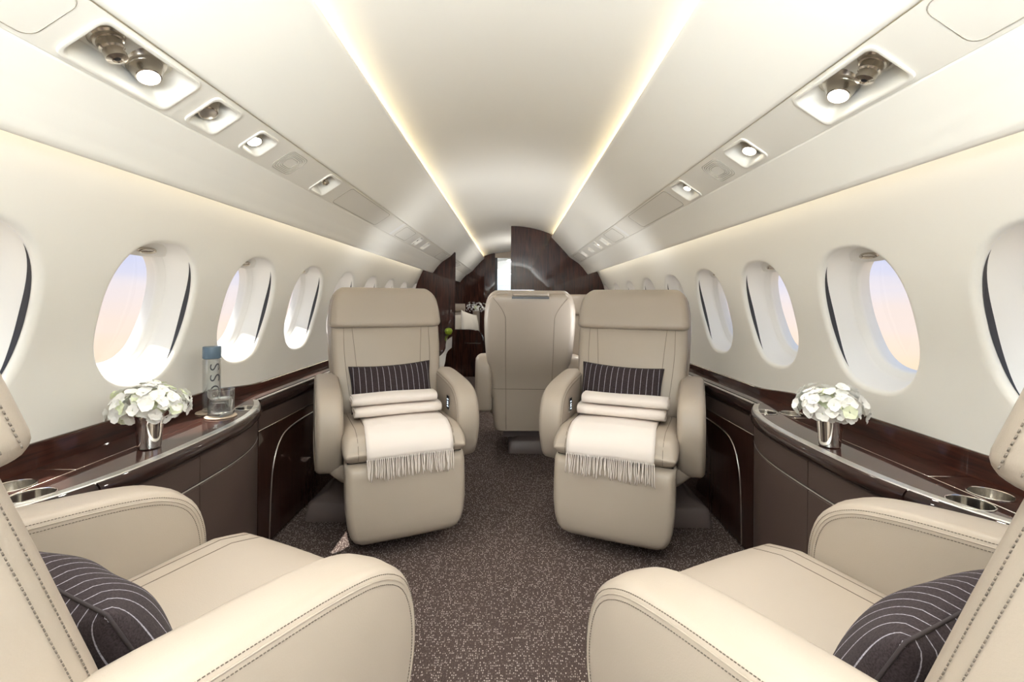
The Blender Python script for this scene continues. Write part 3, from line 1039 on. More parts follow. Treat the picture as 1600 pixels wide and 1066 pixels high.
def rr_section(hw_, y0, y1, r, bulge=0.0, nc=6, nf=14):
    r = min(r, hw_ * .95, (y1 - y0) * .49)
    pts = []
    def corner(cx, cy, a0):
        for i in range(nc + 1):
            a = a0 + PI / 2 * i / nc
            pts.append((cx + r * math.cos(a), cy + r * math.sin(a)))
    # front edge (y0) from -x to +x
    for i in range(1, nf):
        x = -(hw_ - r) + 2 * (hw_ - r) * i / nf
        pts.append((x, y0))
    corner(hw_ - r, y0 + r, -PI / 2)
    corner(hw_ - r, y1 - r, 0)
    for i in range(1, nf):
        x = (hw_ - r) - 2 * (hw_ - r) * i / nf
        pts.append((x, y1))
    corner(-(hw_ - r), y1 - r, PI / 2)
    corner(-(hw_ - r), y0 + r, PI)
    out = []
    for x, y in pts:
        if bulge and y < (y0 + y1) / 2:
            y -= bulge * (1 - (x / hw_) ** 2)
        out.append((x, y))
    return out
def back_y(z): return .118 + max(z - .68, -.20) * .33
HWT = [(.17, .232), (.30, .245), (.46, .252), (.60, .276), (.72, .290), (.82, .296), (.92, .297), (1.0, .292), (1.10, .276)]
# back shell
rings = []
for z in (.172, .176, .19, .23, .30, .38, .46, .54, .62, .70, .78, .86, .93, .99, 1.03, 1.06, 1.08, 1.093, 1.10):
    h = smooth_table(HWT, z)
    e = 0.0
    if z > 1.0:
        q = min(1, (z - 1.0) / .10); e = .075 * (1 - math.sqrt(max(0, 1 - q * q)))
    if z < .19: e = .012 * (1 - (z - .172) / .018)
    y0 = back_y(z) + .070; y1 = back_y(z) + .158
    if z > 1.03:
        q = (z - 1.03) / .07; y1 -= .045 * (1 - math.sqrt(max(0, 1 - q * q))); y0 += .02 * q
    rings.append([Vector((x, y, z)) for x, y in rr_section(h - e, y0 + e * .1, y1, .042)])
SHV, SHF = loft(rings, True, True)
ME_SHELL = to_mesh('back_shell', SHV, SHF); ME_SHELL.materials.append(M['leather'])
mb = []
for sx in (-1, 1):
    pp = catmull([(sx * .235, 0, 1.068), (sx * .19, 0, 1.01), (sx * .162, 0, .955), (sx * .157, 0, .90), (sx * .156, 0, .6), (sx * .15, 0, .18)], 90)
    mb.append((project(SHV, SHF, pp, (0, -1, 0), .0002), .0013))
mb.append((project(SHV, SHF, [(x, 0, .455) for x in lin(-.235, .235, 50)], (0, -1, 0), .0002), .0016))
ME_SHELLST = seam_meshes('seam', mb)
# backrest cushion
rings = []
for z in (.462, .466, .48, .51, .56, .62, .68, .74, .80, .86, .90, .925, .94, .945):
    h = smooth_table(HWT, z) - .010
    e = 0
    if z < .51: e = .03 * (1 - math.sqrt(max(0, 1 - ((.51 - z) / .05) ** 2)))
    if z > .90: e = .03 * ((z - .90) / .045) ** 2
    rings.append([Vector((x, y, z)) for x, y in rr_section(h - e * .3, back_y(z) + e, back_y(z) + .095, .035, .010)])
BKV, BKF = loft(rings, True, True)
ME_BACK = to_mesh('backrest', BKV, BKF); ME_BACK.materials.append(M['leather'])
mb = []
for sx in (-1, 1):
    for (xt, xm, xb) in ((.222, .218, .190), (.182, .166, .146)):
        pp = catmull([(sx * xt, 0, .915), (sx * xm, 0, .75), (sx * xb, 0, .50)], 40)
        mb.append((project(BKV, BKF, pp, (0, 1, 0), .0002), .0011))
    # side welt seams, double stitched
    for off in (.0,):
        pass
ME_BACKST = seam_meshes('seam', mb)
# double stitching along the backrest's side edge
mb = MB()
for sx in (-1, 1):
    for dy in (.034, .052):
        path = []
        for z in lin(.50, .905, 60):
            h = smooth_table(HWT, z) - .010
            r = .035
            a = math.radians(46 if dy < .036 else 72)
            path.append(Vector((sx * (h - r + r * math.sin(a) + .0005), back_y(z) + r - r * math.cos(a) - .0005, z)))
        dashes(mb, path, .0034, .0022, .0008)
ME_BACKEDGE = to_mesh('edge_stitching', mb.V, mb.F, True, False); ME_BACKEDGE.materials.append(M['stitch'])
# headrest pad
rings = []
HZ = (.905, .9056, .9075, .9105, .9145, .920, .927, .935, .96, .99, 1.02, 1.05, 1.075, 1.095, 1.108, 1.115, 1.118)
for z in HZ:
    h = lerp_table([(.905, .294), (.935, .296), (1.0, .292), (1.05, .283), (1.085, .268), (1.118, .243)], z)
    q = 0
    if z < .935: q = 1 - math.sqrt(max(0, 1 - ((.935 - z) / .030) ** 2))
    if z > 1.075: q = 1 - math.sqrt(max(0, 1 - ((z - 1.075) / .0435) ** 2))
    y0 = back_y(z) - .032 + q * .030
    y1 = back_y(z) + .120 - q * .02
    rings.append([Vector((x, y, z)) for x, y in rr_section(h - q * .022, y0, y1, .045, .006)])
HDV, HDF = loft(rings, True, True)
ME_HEAD = to_mesh('headrest', HDV, HDF); ME_HEAD.materials.append(M['leather'])
mb = MB()
for sx in (-1, 1):
    for (ad, dz) in ((50, 0), (72, 0)):
        path = []
        for z in lin(.925, 1.078, 30):
            h = lerp_table([(.905, .294), (.935, .296), (1.0, .292), (1.05, .283), (1.085, .268), (1.118, .243)], z)
            a = math.radians(ad); r = .045
            path.append(Vector((sx * (h - r + r * math.sin(a) + .0003), back_y(z) - .032 + r - r * math.cos(a) - .0005 - .006 * (1 - ((h - r + r * math.sin(a)) / h) ** 2), z)))
        dashes(mb, path, .0034, .0022, .0008)
ME_HEADST = to_mesh('stitching', mb.V, mb.F, True, False); ME_HEADST.materials.append(M['stitch'])
# seat cushion, lofted front to back
def seat_top(y): return smooth_table([(-.402, .425), (-.385, .462), (-.35, .487), (-.29, .500), (-.10, .496), (.20, .480)], y)
rings = []
SY = (-.404, -.402, -.395, -.382, -.36, -.33, -.29, -.22, -.14, -.04, .06, .14, .20)
for y in SY:
    zt = seat_top(y); zb = .388 if y > -.37 else .388 + (.03 * (max(0, (-.37 - y)) / .034) ** 2)
    sec_ = rr_section(.258 - (.012 * (max(0, -.37 - y) / .034) ** 2), zb, zt, .040)
    # crown
    rings.append([Vector((x, y, z + (.010 * (1 - (x / .258) ** 2) if z > (zb + zt) / 2 else 0))) for x, z in sec_])
STV, STF = loft(rings, True, True)
ME_SEAT = to_mesh('seat_cushion', STV, STF); ME_SEAT.materials.append(M['leather'])
mb = []
for sx in (-1, 1):
    for x in (.200, .160):
        a = project(STV, STF, [(sx * (x + .015 * (1 - abs(y) / .4)), y, .5) for y in lin(.10, -.375, 40)], (0, 0, -1), .0002)
        b = project(STV, STF, [(sx * x, -.3, z) for z in lin(.455, .40, 14)], (0, 1, 0), .0002)
        mb.append((a + b, .0010))
ME_SEATST = seam_meshes('seam', mb)
# leg rest
rings = []
for z in (.066, .070, .082, .105, .14, .20, .27, .33, .355, .374, .384):
    h = lerp_table([(.066, .196), (.082, .216), (.105, .230), (.15, .243), (.22, .250), (.374, .250)], z)
    y0 = lerp_table([(.066, -.405), (.082, -.425), (.105, -.432), (.14, -.434), (.20, -.430), (.33, -.414), (.355, -.410), (.374, -.400), (.384, -.380)], z)
    y1 = lerp_table([(.066, -.36), (.105, -.325), (.374, -.29)], z)
    rings.append([Vector((x, y, z)) for x, y in rr_section(h, y0, y1, .030, .006)])
V, F = loft(rings, True, True)
ME_LEG = to_mesh('leg_rest', V, F); ME_LEG.materials.append(M['leather'])
mb = []
for sx in (-1, 1):
    mb.append(([Vector((sx * (lerp_table([(.10, .2275), (.15, .2405), (.22, .2480), (.36, .2480)], z)), -.392, z)) for z in lin(.11, .355, 20)], .0012))
ME_LEGST = seam_meshes('seam', mb)
# seat pan and shroud
V, F = box(-.24, .24, -.365, .19, .345, .392); ME_PAN = to_mesh('seat_pan', V, F, False); ME_PAN.materials.append(M['black'])
rings = [[Vector((x, y, z)) for x, y in rr_section(h, a, b, .05)] for z, h, a, b in ((.245, .22, -.20, .11), (.26, .26, -.24, .12), (.31, .31, -.25, .14), (.345, .31, -.25, .14))]
V, F = loft(rings, True, True); ME_SHROUD = to_mesh('under_seat_shroud', V, F, angle=40); ME_SHROUD.materials.append(M['leather'])
V, F = box(-.17, .17, -.16, .10, .10, .262); ME_COLUMN = to_mesh('seat_column', V, F, False); ME_COLUMN.materials.append(M['plastic'])
# grab handle on the back
rings = []
for x in lin(-.116, .116, 19):
    q = max(0, abs(x) - .103) / .013
    rings.append([Vector((x, back_y(1.09) + .138 + .020 * math.cos(a) * (1 - .25 * q), 1.094 + .014 * math.sin(a) * (1 - .25 * q))) for a in lin(0, 2 * PI * 15 / 16, 16)])
V, F = loft(rings, True, True); ME_GRAB = to_mesh('grab_handle', V, F); ME_GRAB.materials.append(M['leather'])
V, F = box(-.118, .118, back_y(1.08) + .10, back_y(1.08) + .1545, 1.064, 1.078); ME_GRABSLOT = to_mesh('handle_slot', V, F, False); ME_GRABSLOT.materials.append(M['black'])

def control_panel(parent, sx):
    # sx = +1 : on the inner face of the +x arm
    xf = sx * (ARMX - hw - .0055)
    yc, zc = -.150, .552
    def quad(w, h, d, bev):
        r0 = [Vector((xf - sx * 0, yc + a * w, zc + b * h)) for a, b in ((-1, -1), (1, -1), (1, 1), (-1, 1))]
        r1 = [Vector((xf - sx * d, yc + a * (w - bev), zc + b * (h - bev))) for a, b in ((-1, -1), (1, -1), (1, 1), (-1, 1))]
        return loft([r0, r1], True, True)
    V, F = quad(.024, .034, .003, .001); f = part('control_panel', V, F, M['chrome'], parent, smooth=False)
    V, F = quad(.021, .031, .0038, .001); part('screen', V, F, M['screen'], f, smooth=False)
    x = xf - sx * .0042
    mb = MB()
    for (cy, cz, w, h) in ((-.006, .016, .004, .003), (.006, .016, .004, .003), (0, .004, .009, .0025), (-.005, -.005, .003, .005), (.006, -.006, .003, .004), (0, -.018, .010, .003)):
        mb.add([Vector((x, yc + cy + a * w, zc + cz + b * h)) for a, b in ((-1, -1), (1, -1), (1, 1), (-1, 1))], [(0, 1, 2, 3)])
    part('icon', mb.V, mb.F, M['icon'], f, smooth=False, recalc=False)

def make_seat(label, loc, rz, panel=None, ped=None, detail=True):
    t = empty('passenger_seat', (loc[0], loc[1], 0), math.radians(rz))
    tag(t, label, 'seat', 'beige leather cabin seats')
    st = put('seat_cushion', ME_SEAT, t); put_all('seam', ME_SEATST, st)
    b = put('backrest', ME_BACK, t)
    put_all('seam', ME_BACKST, b)
    e = put('edge_stitching', ME_BACKEDGE, b); e['kind'] = 'stuff'
    h = put('headrest', ME_HEAD, t); e = put('stitching', ME_HEADST, h); e['kind'] = 'stuff'
    s = put('back_shell', ME_SHELL, t); put_all('seam', ME_SHELLST, s)
    put('grab_handle', ME_GRAB, t); put('handle_slot', ME_GRABSLOT, t)
    for sx in (-1, 1):
        a = put('armrest', ME_ARM, t); a.location = (sx * ARMX, 0, 0)
        e = put('stitching', ME_ARMST, a); e['kind'] = 'stuff'
        put('piping', ME_ARMPIPE, a)
    lg = put('leg_rest', ME_LEG, t); put_all('seam', ME_LEGST, lg)
    put('seat_pan', ME_PAN, t); put('under_seat_shroud', ME_SHROUD, t)
    put('seat_column', ME_COLUMN, t)
    if panel: control_panel(t, panel)
    # floor pedestal, square to the cabin
    x0, x1, y0, y1 = ped
    rings = []
    for z, e_ in ((.001, 0), (.02, .0), (.078, .010), (.090, .022), (.118, .075), (.205, .12)):
        rings.append([Vector((x, y, z)) for x, y in rr_section((x1 - x0) / 2 - e_, y0 + e_, y1 - e_, .02)])
    V, F = loft(rings, True, True)
    V = [v + Vector(((x0 + x1) / 2, 0, 0)) for v in V]
    part('pedestal', V, F, M['plastic'], t, angle=40, world=True)
    return t
LM = (-.572, 2.275, 24.0)
RM = (.588, 2.255, -22.0)
seatL = make_seat('beige leather seat facing the viewer on the left of the aisle, striped pillow on it', LM, LM[2], 1, (-.955, -.33, 2.15, 2.60))
seatR = make_seat('beige leather seat facing the viewer on the right of the aisle, striped pillow on it', RM, RM[2], -1, (.37, .965, 2.12, 2.58))
FL = (-.588, .692, 180 - 26.2)
FR = (.593, .660, 180 + 26.2)
seatFL = make_seat('beige leather seat filling the lower left corner, seen from behind its arm', FL, FL[2], None, (-.85, -.40, .50, .95))
seatFR = make_seat('beige leather seat filling the lower right corner, seen from behind its arm', FR, FR[2], None, (.40, .85, .50, .95))
BK = (.137, 3.28, 180)
seatB = make_seat('beige leather seat turned away in the aisle, its tall back facing the viewer', BK, BK[2], None, (.0, .28, 3.12, 3.55))
seatD = make_seat('far beige seat on the right, only a slice of headrest showing behind other seats', (.70, 4.45, 0), 0, None, (.5, .9, 4.2, 4.7))

# ------------------------------------------------------------------ pillows
def pillow_mesh(hw_, hh, th, seed):
    rnd = random.Random(seed)
    nu, nv = 52, 30
    V = []; F = []
    idx = {}
    for side in (1, -1):
        for i in range(nu + 1):
            for j in range(nv + 1):
                u = -1 + 2 * i / nu; v = -1 + 2 * j / nv
                edge = i in (0, nu) or j in (0, nv)
                if edge and side == -1:
                    idx[(side, i, j)] = idx[(1, i, j)]; continue
                x = u * hw_ * (1 - .055 * (1 - v * v) * abs(u)); z = v * hh * (1 - .09 * (1 - u * u) * abs(v))
                t = th * (max(0, 1 - abs(u) ** 2.4) * max(0, 1 - abs(v) ** 2.2)) ** .55
                t *= 1 + .04 * math.sin(7 * u + 3 * v + seed)
                idx[(side, i, j)] = len(V)
                V.append(Vector((x, -side * t, z)))
        for i in range(nu):
            for j in range(nv):
                q = (idx[(side, i, j)], idx[(side, i + 1, j)], idx[(side, i + 1, j + 1)], idx[(side, i, j + 1)])
                F.append(q if side == 1 else q[::-1])
    return V, F
def add_pillow(label, seat, lx, ly, lz, tilt, yaw=0, roll=0, size=(.205, .130, .052), seed=1, mt='stripe', cat='pillow'):
    V, F = pillow_mesh(*size, seed)
    me = to_mesh('throw_pillow', V, F); me.materials.append(M[mt])
    hw__, hh__, th__ = size
    xs = lin(-hw__, hw__, 161); cum = [0.0]
    def tk(x): return th__ * max(0, 1 - abs(x / hw__) ** 2.4) ** .55
    for a_, b_ in zip(xs, xs[1:]): cum.append(cum[-1] + math.hypot(b_ - a_, tk(b_) - tk(a_)))
    at = me.attributes.new('cloth_u', 'FLOAT', 'POINT')
    for i_, v_ in enumerate(me.vertices):
        q_ = min(max((v_.co.x + hw__) / (2 * hw__) * 160, 0), 159.999)
        at.data[i_].value = cum[int(q_)] + (cum[int(q_) + 1] - cum[int(q_)]) * (q_ - int(q_)) - cum[80]
    o = put('throw_pillow', me)
    Mx = Matrix.Translation((seat[0], seat[1], 0)) @ Matrix.Rotation(math.radians(seat[2]), 4, 'Z')
    L_ = Matrix.Translation((lx, ly, lz)) @ Matrix.Rotation(math.radians(yaw), 4, 'Z') @ Matrix.Rotation(math.radians(tilt), 4, 'X') @ Matrix.Rotation(math.radians(roll), 4, 'Y')
    o.matrix_world = Mx @ L_
    tag(o, label, cat, 'dark pinstriped pillows' if mt == 'stripe' else None)
    # welt around the edge
    w = []
    hw_, hh = size[0], size[1]
    def e(u, v): return Vector((u * hw_ * (1 - .055 * (1 - v * v) * abs(u)), 0, v * hh * (1 - .09 * (1 - u * u) * abs(v))))
    for u in lin(-1, 1, 24)[:-1]: w.append(e(u, -1))
    for v in lin(-1, 1, 16)[:-1]: w.append(e(1, v))
    for u in lin(1, -1, 24)[:-1]: w.append(e(u, 1))
    for v in lin(1, -1, 16)[:-1]: w.append(e(-1, v))
    V, F = tube(w, .0022, 5, True)
    part('welt', V, F, M['wool'] if mt == 'stripe' else M[mt], o)
    return o
add_pillow('dark pinstriped pillow against the backrest of the left aisle-facing seat', LM, .005, .046, .600, -19, 0, -2, seed=2)
add_pillow('dark pinstriped pillow against the backrest of the right aisle-facing seat', RM, -.035, .046, .602, -19, 0, 2, seed=3)
add_pillow('large dark pinstriped pillow in the lower left foreground seat', FL, -.012, .035, .575, -24, 0, 4, (.205, .118, .066), 4)
add_pillow('large dark pinstriped pillow in the lower right foreground seat', FR, .012, .035, .575, -24, 0, -4, (.205, .118, .066), 5)

# ------------------------------------------------------------------ blankets
def sheet(grid, th):
    # grid: rows of points; makes a closed sheet with thickness th along local normals
    nu, nv = len(grid), len(grid[0])
    N = []
    for i in range(nu):
        row = []
        for j in range(nv):
            a = grid[min(i + 1, nu - 1)][j] - grid[max(i - 1, 0)][j]
            b = grid[i][min(j + 1, nv - 1)] - grid[i][max(j - 1, 0)]
            n = a.cross(b)
            row.append(n.normalized() if n.length > 0 else Vector((0, 0, 1)))
        N.append(row)
    V = [grid[i][j] + N[i][j] * th / 2 for i in range(nu) for j in range(nv)] + [grid[i][j] - N[i][j] * th / 2 for i in range(nu) for j in range(nv)]
    o = nu * nv; F = []
    for i in range(nu - 1):
        for j in range(nv - 1):
            a = i * nv + j
            F.append((a, a + 1, a + nv + 1, a + nv)); F.append((o + a, o + a + nv, o + a + nv + 1, o + a + 1))
    for i in range(nu - 1):
        for j in (0, nv - 1):
            a = i * nv + j; F.append((a, a + nv, o + a + nv, o + a))
    for j in range(nv - 1):
        for i in (0, nu - 1):
            a = i * nv + j; F.append((a, o + a, o + a + 1, a + 1))
    return V, F
def make_blanket(label, seat, mirror, seed):
    rnd = random.Random(seed)
    t = empty('throw_blanket', (seat[0], seat[1], 0), math.radians(seat[2]))
    tag(t, label, 'blanket', 'folded cream throws')
    sx = mirror
    def X(x): return sx * x
    # drape over the seat front
    path = [(y, seat_top(y) + .0105 + .004 + (.002 if y > -.3 else 0)) for y in lin(-.02, -.345, 20)]
    path += [(-.372, .488), (-.392, .474), (-.408, .456), (-.4155, .436), (-.4185, .416)]
    path = resample([Vector(p) for p in path], 34)
    L0, R0 = -.175, .195
    grid = []
    for i, p in enumerate(path):
        f = i / (len(path) - 1)
        xa = L0 + .012 * f + .006 * math.sin(5 * f); xb = R0 - .010 * f + .010 * f * math.sin(3 * f)
        row = []
        for x in lin(xa, xb, 22):
            zc = .010 * (1 - (x / .258) ** 2)
            wob = .0016 * math.sin(40 * x + 2 * f + seed) * f
            row.append(Vector((X(x), p.x - wob - .004 * f, p.y + zc * (1 - f) - .006 + .0015 * math.sin(17 * x + seed))))
        grid.append(row)
    V, F = sheet(grid, .005); part('drape', V, F, M['blanket'], t)
    # fringe
    mb = MB()
    bottom = grid[-1]
    NS = 48
    for k in range(NS):
        q = k / (NS - 1) * (len(bottom) - 1); i = min(int(q), len(bottom) - 2); p = bottom[i].lerp(bottom[i + 1], q - i)
        ln = rnd.uniform(.070, .088); dx = rnd.uniform(-.008, .008); dy = rnd.uniform(-.004, .004)
        pts = [p + Vector((0, 0, .003)), p + Vector((dx * .2, -.003, -.012)), p + Vector((dx * .5, -.009 + dy, -ln * .5)), p + Vector((dx * .9 + rnd.uniform(-.003, .003), -.012 + dy, -ln * .8)), p + Vector((dx, -.013 + dy, -ln))]
        mb.add(*tube(catmull(pts, 9), [.0029, .0022, .0022, .0023, .0023, .0023, .0022, .0020, .0015], 6))
    fr = part('fringe', mb.V, mb.F, M['blanket'], t); fr['kind'] = 'stuff'
    # two rolled folds lying on top
    for (yc, z0, rz, ry, xa, xb, nm) in ((-.122, .5195, .0235, .080, -.195, .200, 'fold'), (-.098, .567, .0225, .078, -.205, .185, 'fold')):
        grid = []
        turns = 2.35
        n = 78
        for i in range(n):
            tt = turns * i / (n - 1)
            a = 2 * PI * tt + PI * .9
            k = 1 - .0 * tt
            A = ry - .0105 * tt; B = rz - .0066 * tt
            c, s = math.cos(a), math.sin(a)
            yy = yc - A * math.copysign(abs(c) ** .62, c)
            zz = z0 + rz + B * math.copysign(abs(s) ** .75, s)
            row = []
            for x in lin(xa + .003 * math.sin(9 * tt + seed), xb + .003 * math.cos(7 * tt), 10):
                row.append(Vector((X(x), yy + .004 * math.sin(9 * x + seed), zz + .0018 * math.sin(15 * x + seed * 2) * (1 if s > 0 else 0))))
            grid.append(row)
        V, F = sheet(grid, .0052); part(nm, V, F, M['blanket'], t)
    return t
make_blanket('folded cream throw with fringe draped over the left aisle-facing seat', LM, 1, 1)
make_blanket('folded cream throw with fringe draped over the right aisle-facing seat', (RM[0], RM[1], RM[2]), -1, 2)

# ================================================================== things on the consoles
def petal_flower(seed, r=.017, np_=5):
    rnd = random.Random(seed)
    V = []; F = []
    for k in range(np_):
        a0 = 2 * PI * k / np_ + rnd.uniform(-.12, .12)
        rr_ = r * rnd.uniform(.88, 1.12); up = rnd.uniform(.15, .5)
        n = len(V)
        nu, nv = 5, 5
        for i in range(nu):
            f = i / (nu - 1)
            w = rr_ * .62 * math.sin(PI * (.10 + .80 * f) ) ** .6
            if i == nu - 1: w *= .55
            for j in range(nv):
                g = -1 + 2 * j / (nv - 1)
                rad = rr_ * f * (1 - .10 * g * g) + .0015
                z = rr_ * (up * f - .45 * up * f ** 3) + .10 * rr_ * g * g * f + rnd.uniform(-.0004, .0004)
                x = rad; y = g * w
                V.append(Vector((x * math.cos(a0) - y * math.sin(a0), x * math.sin(a0) + y * math.cos(a0), z + .0006 * k)))
        for i in range(nu - 1):
            for j in range(nv - 1):
                a = n + i * nv + j; F.append((a, a + 1, a + nv + 1, a + nv))
    return V, F
FL_ME = []
for sd in range(4):
    V, F = petal_flower(sd, .0168, 4 + sd % 2)
    me = to_mesh('flower', V, F, True, False); me.materials.append(M['petal']); FL_ME.append(me)
V, F = petal_flower(9, .017, 5); meg = to_mesh('flower', V, F, True, False); meg.materials.append(M['petalg'])
def flower_vase(label, loc, seed, rx=.090, ry=.078, rz=.056, n=104, vase=True):
    rnd = random.Random(seed)
    t = empty('flower_vase', loc, rnd.uniform(0, 3)); tag(t, label, 'vase', 'white flowers in metal cups' if vase else None)
    if vase:
        prof = [(r_ * 1.14, z_) for r_, z_ in ((0, .001), (.0225, .001), (.0238, .0025), (.0240, .006), (.0285, .070), (.0305, .094), (.0312, .0955), (.0300, .096), (.0285, .092), (.0235, .012), (0, .010))]
        V, F = lathe(prof, 40); part('vase', V, F, M['chrome'], t, angle=40, recalc=True)
    top = .118 if vase else .042
    # leafy core behind the petals
    V, F = lathe([(0, top - .038), (.03, top - .034), (.045, top - .01), (.04, top + .012), (.02, top + .026), (0, top + .028)], 14)
    part('stems', V, F, M['petalg'], t)
    for k in range(n):
        z = 1 - 1.55 * (k + .5) / n
        ph = k * 2.39996 + rnd.uniform(-.2, .2)
        rad = math.sqrt(max(0, 1 - z * z))
        d = Vector((rad * math.cos(ph) * rx, rad * math.sin(ph) * ry, z * rz))
        nrm = Vector((d.x / rx ** 1.6, d.y / ry ** 1.6, d.z / rz ** 1.6)).normalized()
        f = put('flower', meg if rnd.random() < .08 else rnd.choice(FL_ME), t)
        q = (nrm + Vector((rnd.uniform(-.3, .3), rnd.uniform(-.3, .3), rnd.uniform(-.1, .3)))).normalized().to_track_quat('Z', 'X')
        f.rotation_mode = 'QUATERNION'; f.rotation_quaternion = q
        f.location = d * rnd.uniform(.66, 1.10) + Vector((0, 0, top))
        f.scale = [rnd.uniform(.85, 1.15)] * 3
    return t
flower_vase('white flowers in a shiny metal cup on the left console', (-.985, 1.265, LZ + .0005), 3)
flower_vase('white flowers in a shiny metal cup on the right console', (.948, 1.325, LZ + .0005), 5)

# coasters, tumbler, bottle
def coaster(label, x, y):
    V, F = lathe([(0, 0), (.048, 0), (.0495, .001), (.0495, .003), (.048, .004), (0, .004)], 44)
    o = part('coaster', V, F, M['coaster'], None, angle=40); o.location = (x, y, LZ + .0004)
    return tag(o, label, 'coaster', 'round coasters on the left console')
GX, GY = -1.000, 1.600
BX, BY = -1.070, 1.655
coaster('round coaster under the water tumbler', GX, GY)
coaster('round coaster under the tall water bottle', BX + .0, BY)
def solid(prof, n=48): return lathe(prof, n)
t = empty('water_tumbler', (GX, GY, LZ + .0046)); tag(t, 'clear glass tumbler half full of water on a coaster', 'glass')
V, F = lathe([(0, 0), (.036, 0), (.0395, .002), (.0405, .006), (.0410, .090), (.0404, .0915), (.0396, .0905), (.0388, .014), (.036, .011), (0, .0105)], 56)
part('tumbler', V, F, M['glass'], t)
V, F = lathe([(0, .0110), (.0355, .0114), (.0384, .0146), (.0391, .058), (.0385, .0585), (0, .0580)], 56)
part('water', V, F, M['water'], t)
t = empty('water_bottle', (BX, BY, LZ + .0046)); tag(t, 'tall clear cylindrical water bottle with a blue-grey cap', 'bottle')
R_ = .0285
V, F = lathe([(0, 0), (.026, 0), (R_, .003), (R_, .186), (.0262, .191), (.0255, .193), (.0242, .190), (.0258, .184), (.0262, .012), (.024, .009), (0, .008)], 56)
bt = part('bottle', V, F, M['glass'], t)
V, F = lathe([(.0272, .193), (.0287, .194), (.0290, .196), (.0290, .233), (.0280, .2355), (0, .2355), (0, .2340), (.024, .1935)], 48); part('cap', V, F, M['cap'], t, angle=35)
# lettering printed up the side of the bottle
fc = bpy.data.curves.new('lettering', 'FONT'); fc.body = 'VOSS'; fc.size = .047; fc.space_character = 1.25; fc.resolution_u = 6; fc.offset = -.0004
fo = bpy.data.objects.new('lettering_source', fc); COL.objects.link(fo)
bpy.context.view_layer.update()
tm = bpy.data.meshes.new_from_object(fo.evaluated_get(bpy.context.evaluated_depsgraph_get()))
bpy.data.objects.remove(fo)
bm = bmesh.new(); bm.from_mesh(tm)
bmesh.ops.triangulate(bm, faces=bm.faces)
bmesh.ops.subdivide_edges(bm, edges=[e for e in bm.edges if e.calc_length() > .004], cuts=3, use_grid_fill=True)
view = math.atan2(0 - BY, .02 - BX)
TXW = max(v.co.x for v in bm.verts)
for v in bm.verts:
    tx, ty = v.co.x, v.co.y
    ang = view + math.radians(24) + (-(ty - .015)) / R_ * -1.0 * -1
    # text runs upward (tx -> z), letter height runs around the cylinder
    v.co = Vector(((R_ + .0004) * math.cos(ang), (R_ + .0004) * math.sin(ang), .176 - TXW * 1.42 + tx * 1.42))
bm.to_mesh(tm); bm.free()
tm.materials.clear(); tm.materials.append(M['ink'])
put('lettering', tm, bt)

# ================================================================== the far cabin
# curved credenza with cream edge, left, before the partition
t = empty('credenza', (-.85, 3.9, 0)); tag(t, 'glossy dark credenza with a cream edge before the left partition', 'credenza')
def cred_x(y): return -smooth_table([(2.95, .50), (3.3, .50), (4.9, .64)], y)
rings = []
for y in lin(3.0, 5.05, 24):
    x = cred_x(y); rings.append([Vector((x, y, .645)), Vector((x, y, .675)), Vector((-1.0, y, .675)), Vector((-1.0, y, .645))])
V, F = loft(rings, True, True); part('top', V, F, M['wood'], t, angle=30, world=True)
rings = []
for y in lin(3.0, 5.05, 24):
    x = cred_x(y); rings.append([Vector((x - .004, y, .52)), Vector((x - .001, y, .644)), Vector((-1.0, y, .644)), Vector((-1.0, y, .50))])
V, F = loft(rings, True, True); part('apron', V, F, M['cream'], t, angle=30, world=True)
V, F = box(-1.0, -.72, 3.05, 5.05, .003, .51); part('cabinet', V, F, M['woodv'], t, smooth=False, world=True)
# green apple on the credenza
t = empty('green_apple', (-.655, 4.86, .6755)); tag(t, 'green apple on the credenza by the left partition', 'fruit')
V, F = lathe([(0, .006), (.014, .001), (.030, .010), (.040, .032), (.041, .048), (.033, .066), (.016, .074), (.005, .070), (0, .066)], 28); part('flesh', V, F, M['lime'], t)
V, F = tube([(0, 0, .066), (.001, 0, .078), (.004, 0, .088)], .0018, 6); part('stem', V, F, M['leaf'], t)
# divan behind the partition
t = empty('divan', (-.72, 6.4, 0)); tag(t, 'dark wood divan end with beige bolster behind the left partition', 'sofa')
pr = catmull([(-1.05, .0), (-1.05, .64), (-.60, .64), (-.46, .625), (-.385, .56), (-.365, .40), (-.365, .0)], 40)
pr = [(p.x, p.y) for p in pr]
pr = [(-1.05, .003), (-1.05, .645), (-.56, .645), (-.50, .64), (-.44, .622), (-.395, .585), (-.372, .53), (-.365, .46), (-.365, .003)]
V, F = slab_y(pr, 6.20, 6.32); part('end_panel', V, F, M['woodv'], t, angle=40, world=True)
V, F = box(-.62, -.40, 6.19, 6.20, .455, .465); part('panel_rail', V, F, M['nickel'], t, smooth=False, world=True)
rings = [[Vector((x, y, z)) for x, z in ((-1.04, .2), (-.45, .2), (-.43, .24), (-.43, .42), (-.46, .45), (-1.04, .45))] for y in (6.32, 6.95)]
V, F = loft(rings, True, True); part('seat_cushion', V, F, M['leather'], t, angle=40, world=True)
rings = [[Vector((x, y, z)) for x, y in rr_section(.16, 6.80, 6.94, .05)] for z in (.45, .50, .80, .84, .86)]
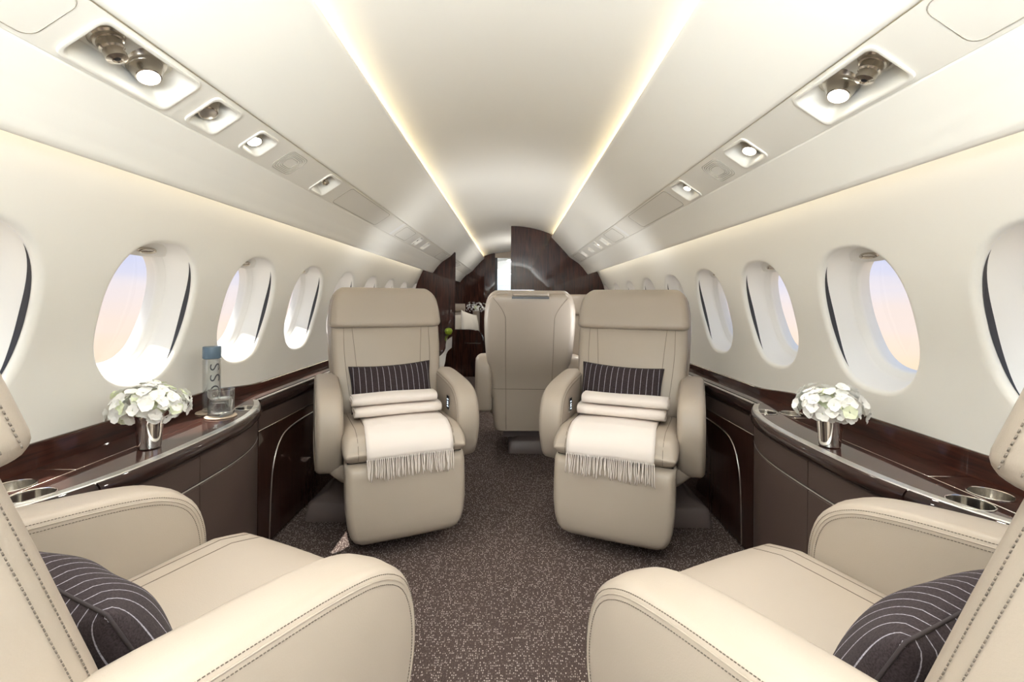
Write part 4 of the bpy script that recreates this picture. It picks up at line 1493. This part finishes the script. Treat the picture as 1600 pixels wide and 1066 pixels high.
V, F = loft(rings, True, True); V = [v + Vector((-.83, 0, 0)) for v in V]; part('backrest', V, F, M['leather'], t, angle=50, world=True)
rings = [[Vector((-.83 + x, 6.86 + .07 * math.cos(a), .925 + .065 * math.sin(a))) for a in lin(0, 2 * PI * 19 / 20, 20)] for x in lin(-.16, .14, 4)]
V, F = loft(rings, True, True); part('bolster', V, F, M['leather'], t, angle=60, world=True)
def far_cushion(label, x, y, z, yaw, roll):
    V, F = pillow_mesh(.20, .19, .075, 3)
    me = to_mesh('sofa_cushion', V, F); me.materials.append(M['cushion'])
    o = put('sofa_cushion', me)
    o.rotation_euler = (math.radians(-14), math.radians(roll), math.radians(yaw)); o.location = (x, y, z)
    tag(o, label, 'cushion', 'ivory cushions on the divan')
    return o
far_cushion('ivory cushion on the divan, the one nearer the left partition', -.86, 6.53, .655, 12, 0)
far_cushion('ivory cushion on the divan, the one standing on its corner nearer the aisle', -.585, 6.58, .685, 60, 12)
# dark cabinet and beige flower column by the far bulkhead
t = empty('corner_cabinet', (-.60, 7.6, 0)); tag(t, 'dark rounded cabinet by the far wooden bulkhead', 'cabinet')
rings = [[Vector((-.60 + x, y, z)) for x, y in rr_section(.22, 7.42, 7.78, .1)] for z in (.003, .86, .90, .92)]
V, F = loft(rings, True, True); part('body', V, F, M['woodv'], t, angle=50, world=True)
rings = [[Vector((-.60 + x, y, z)) for x, y in rr_section(.225, 7.415, 7.785, .1)] for z in (.921, .935)]
V, F = loft(rings, True, True); part('top', V, F, M['wood'], t, angle=50, world=True)
t = empty('flower_stand', (-.545, 7.22, 0)); tag(t, 'slim beige column holding the far white flowers', 'stand')
V, F = lathe([(0, .003), (.07, .003), (.07, .02), (.055, .03), (.055, .86), (.06, .88), (0, .885)], 28, (0, 0, 1), (-.545, 7.22, 0)); part('column', V, F, M['leather'], t, angle=40, world=True)
V, F = lathe([(.061, .872), (.063, .876), (.061, .880)], 28, (0, 0, 1), (-.545, 7.22, 0)); part('collar', V, F, M['steel'], t, world=True)
flower_vase('white flower head on the slim beige column far back', (-.545, 7.22, .886), 8, .16, .14, .09, 60, False)
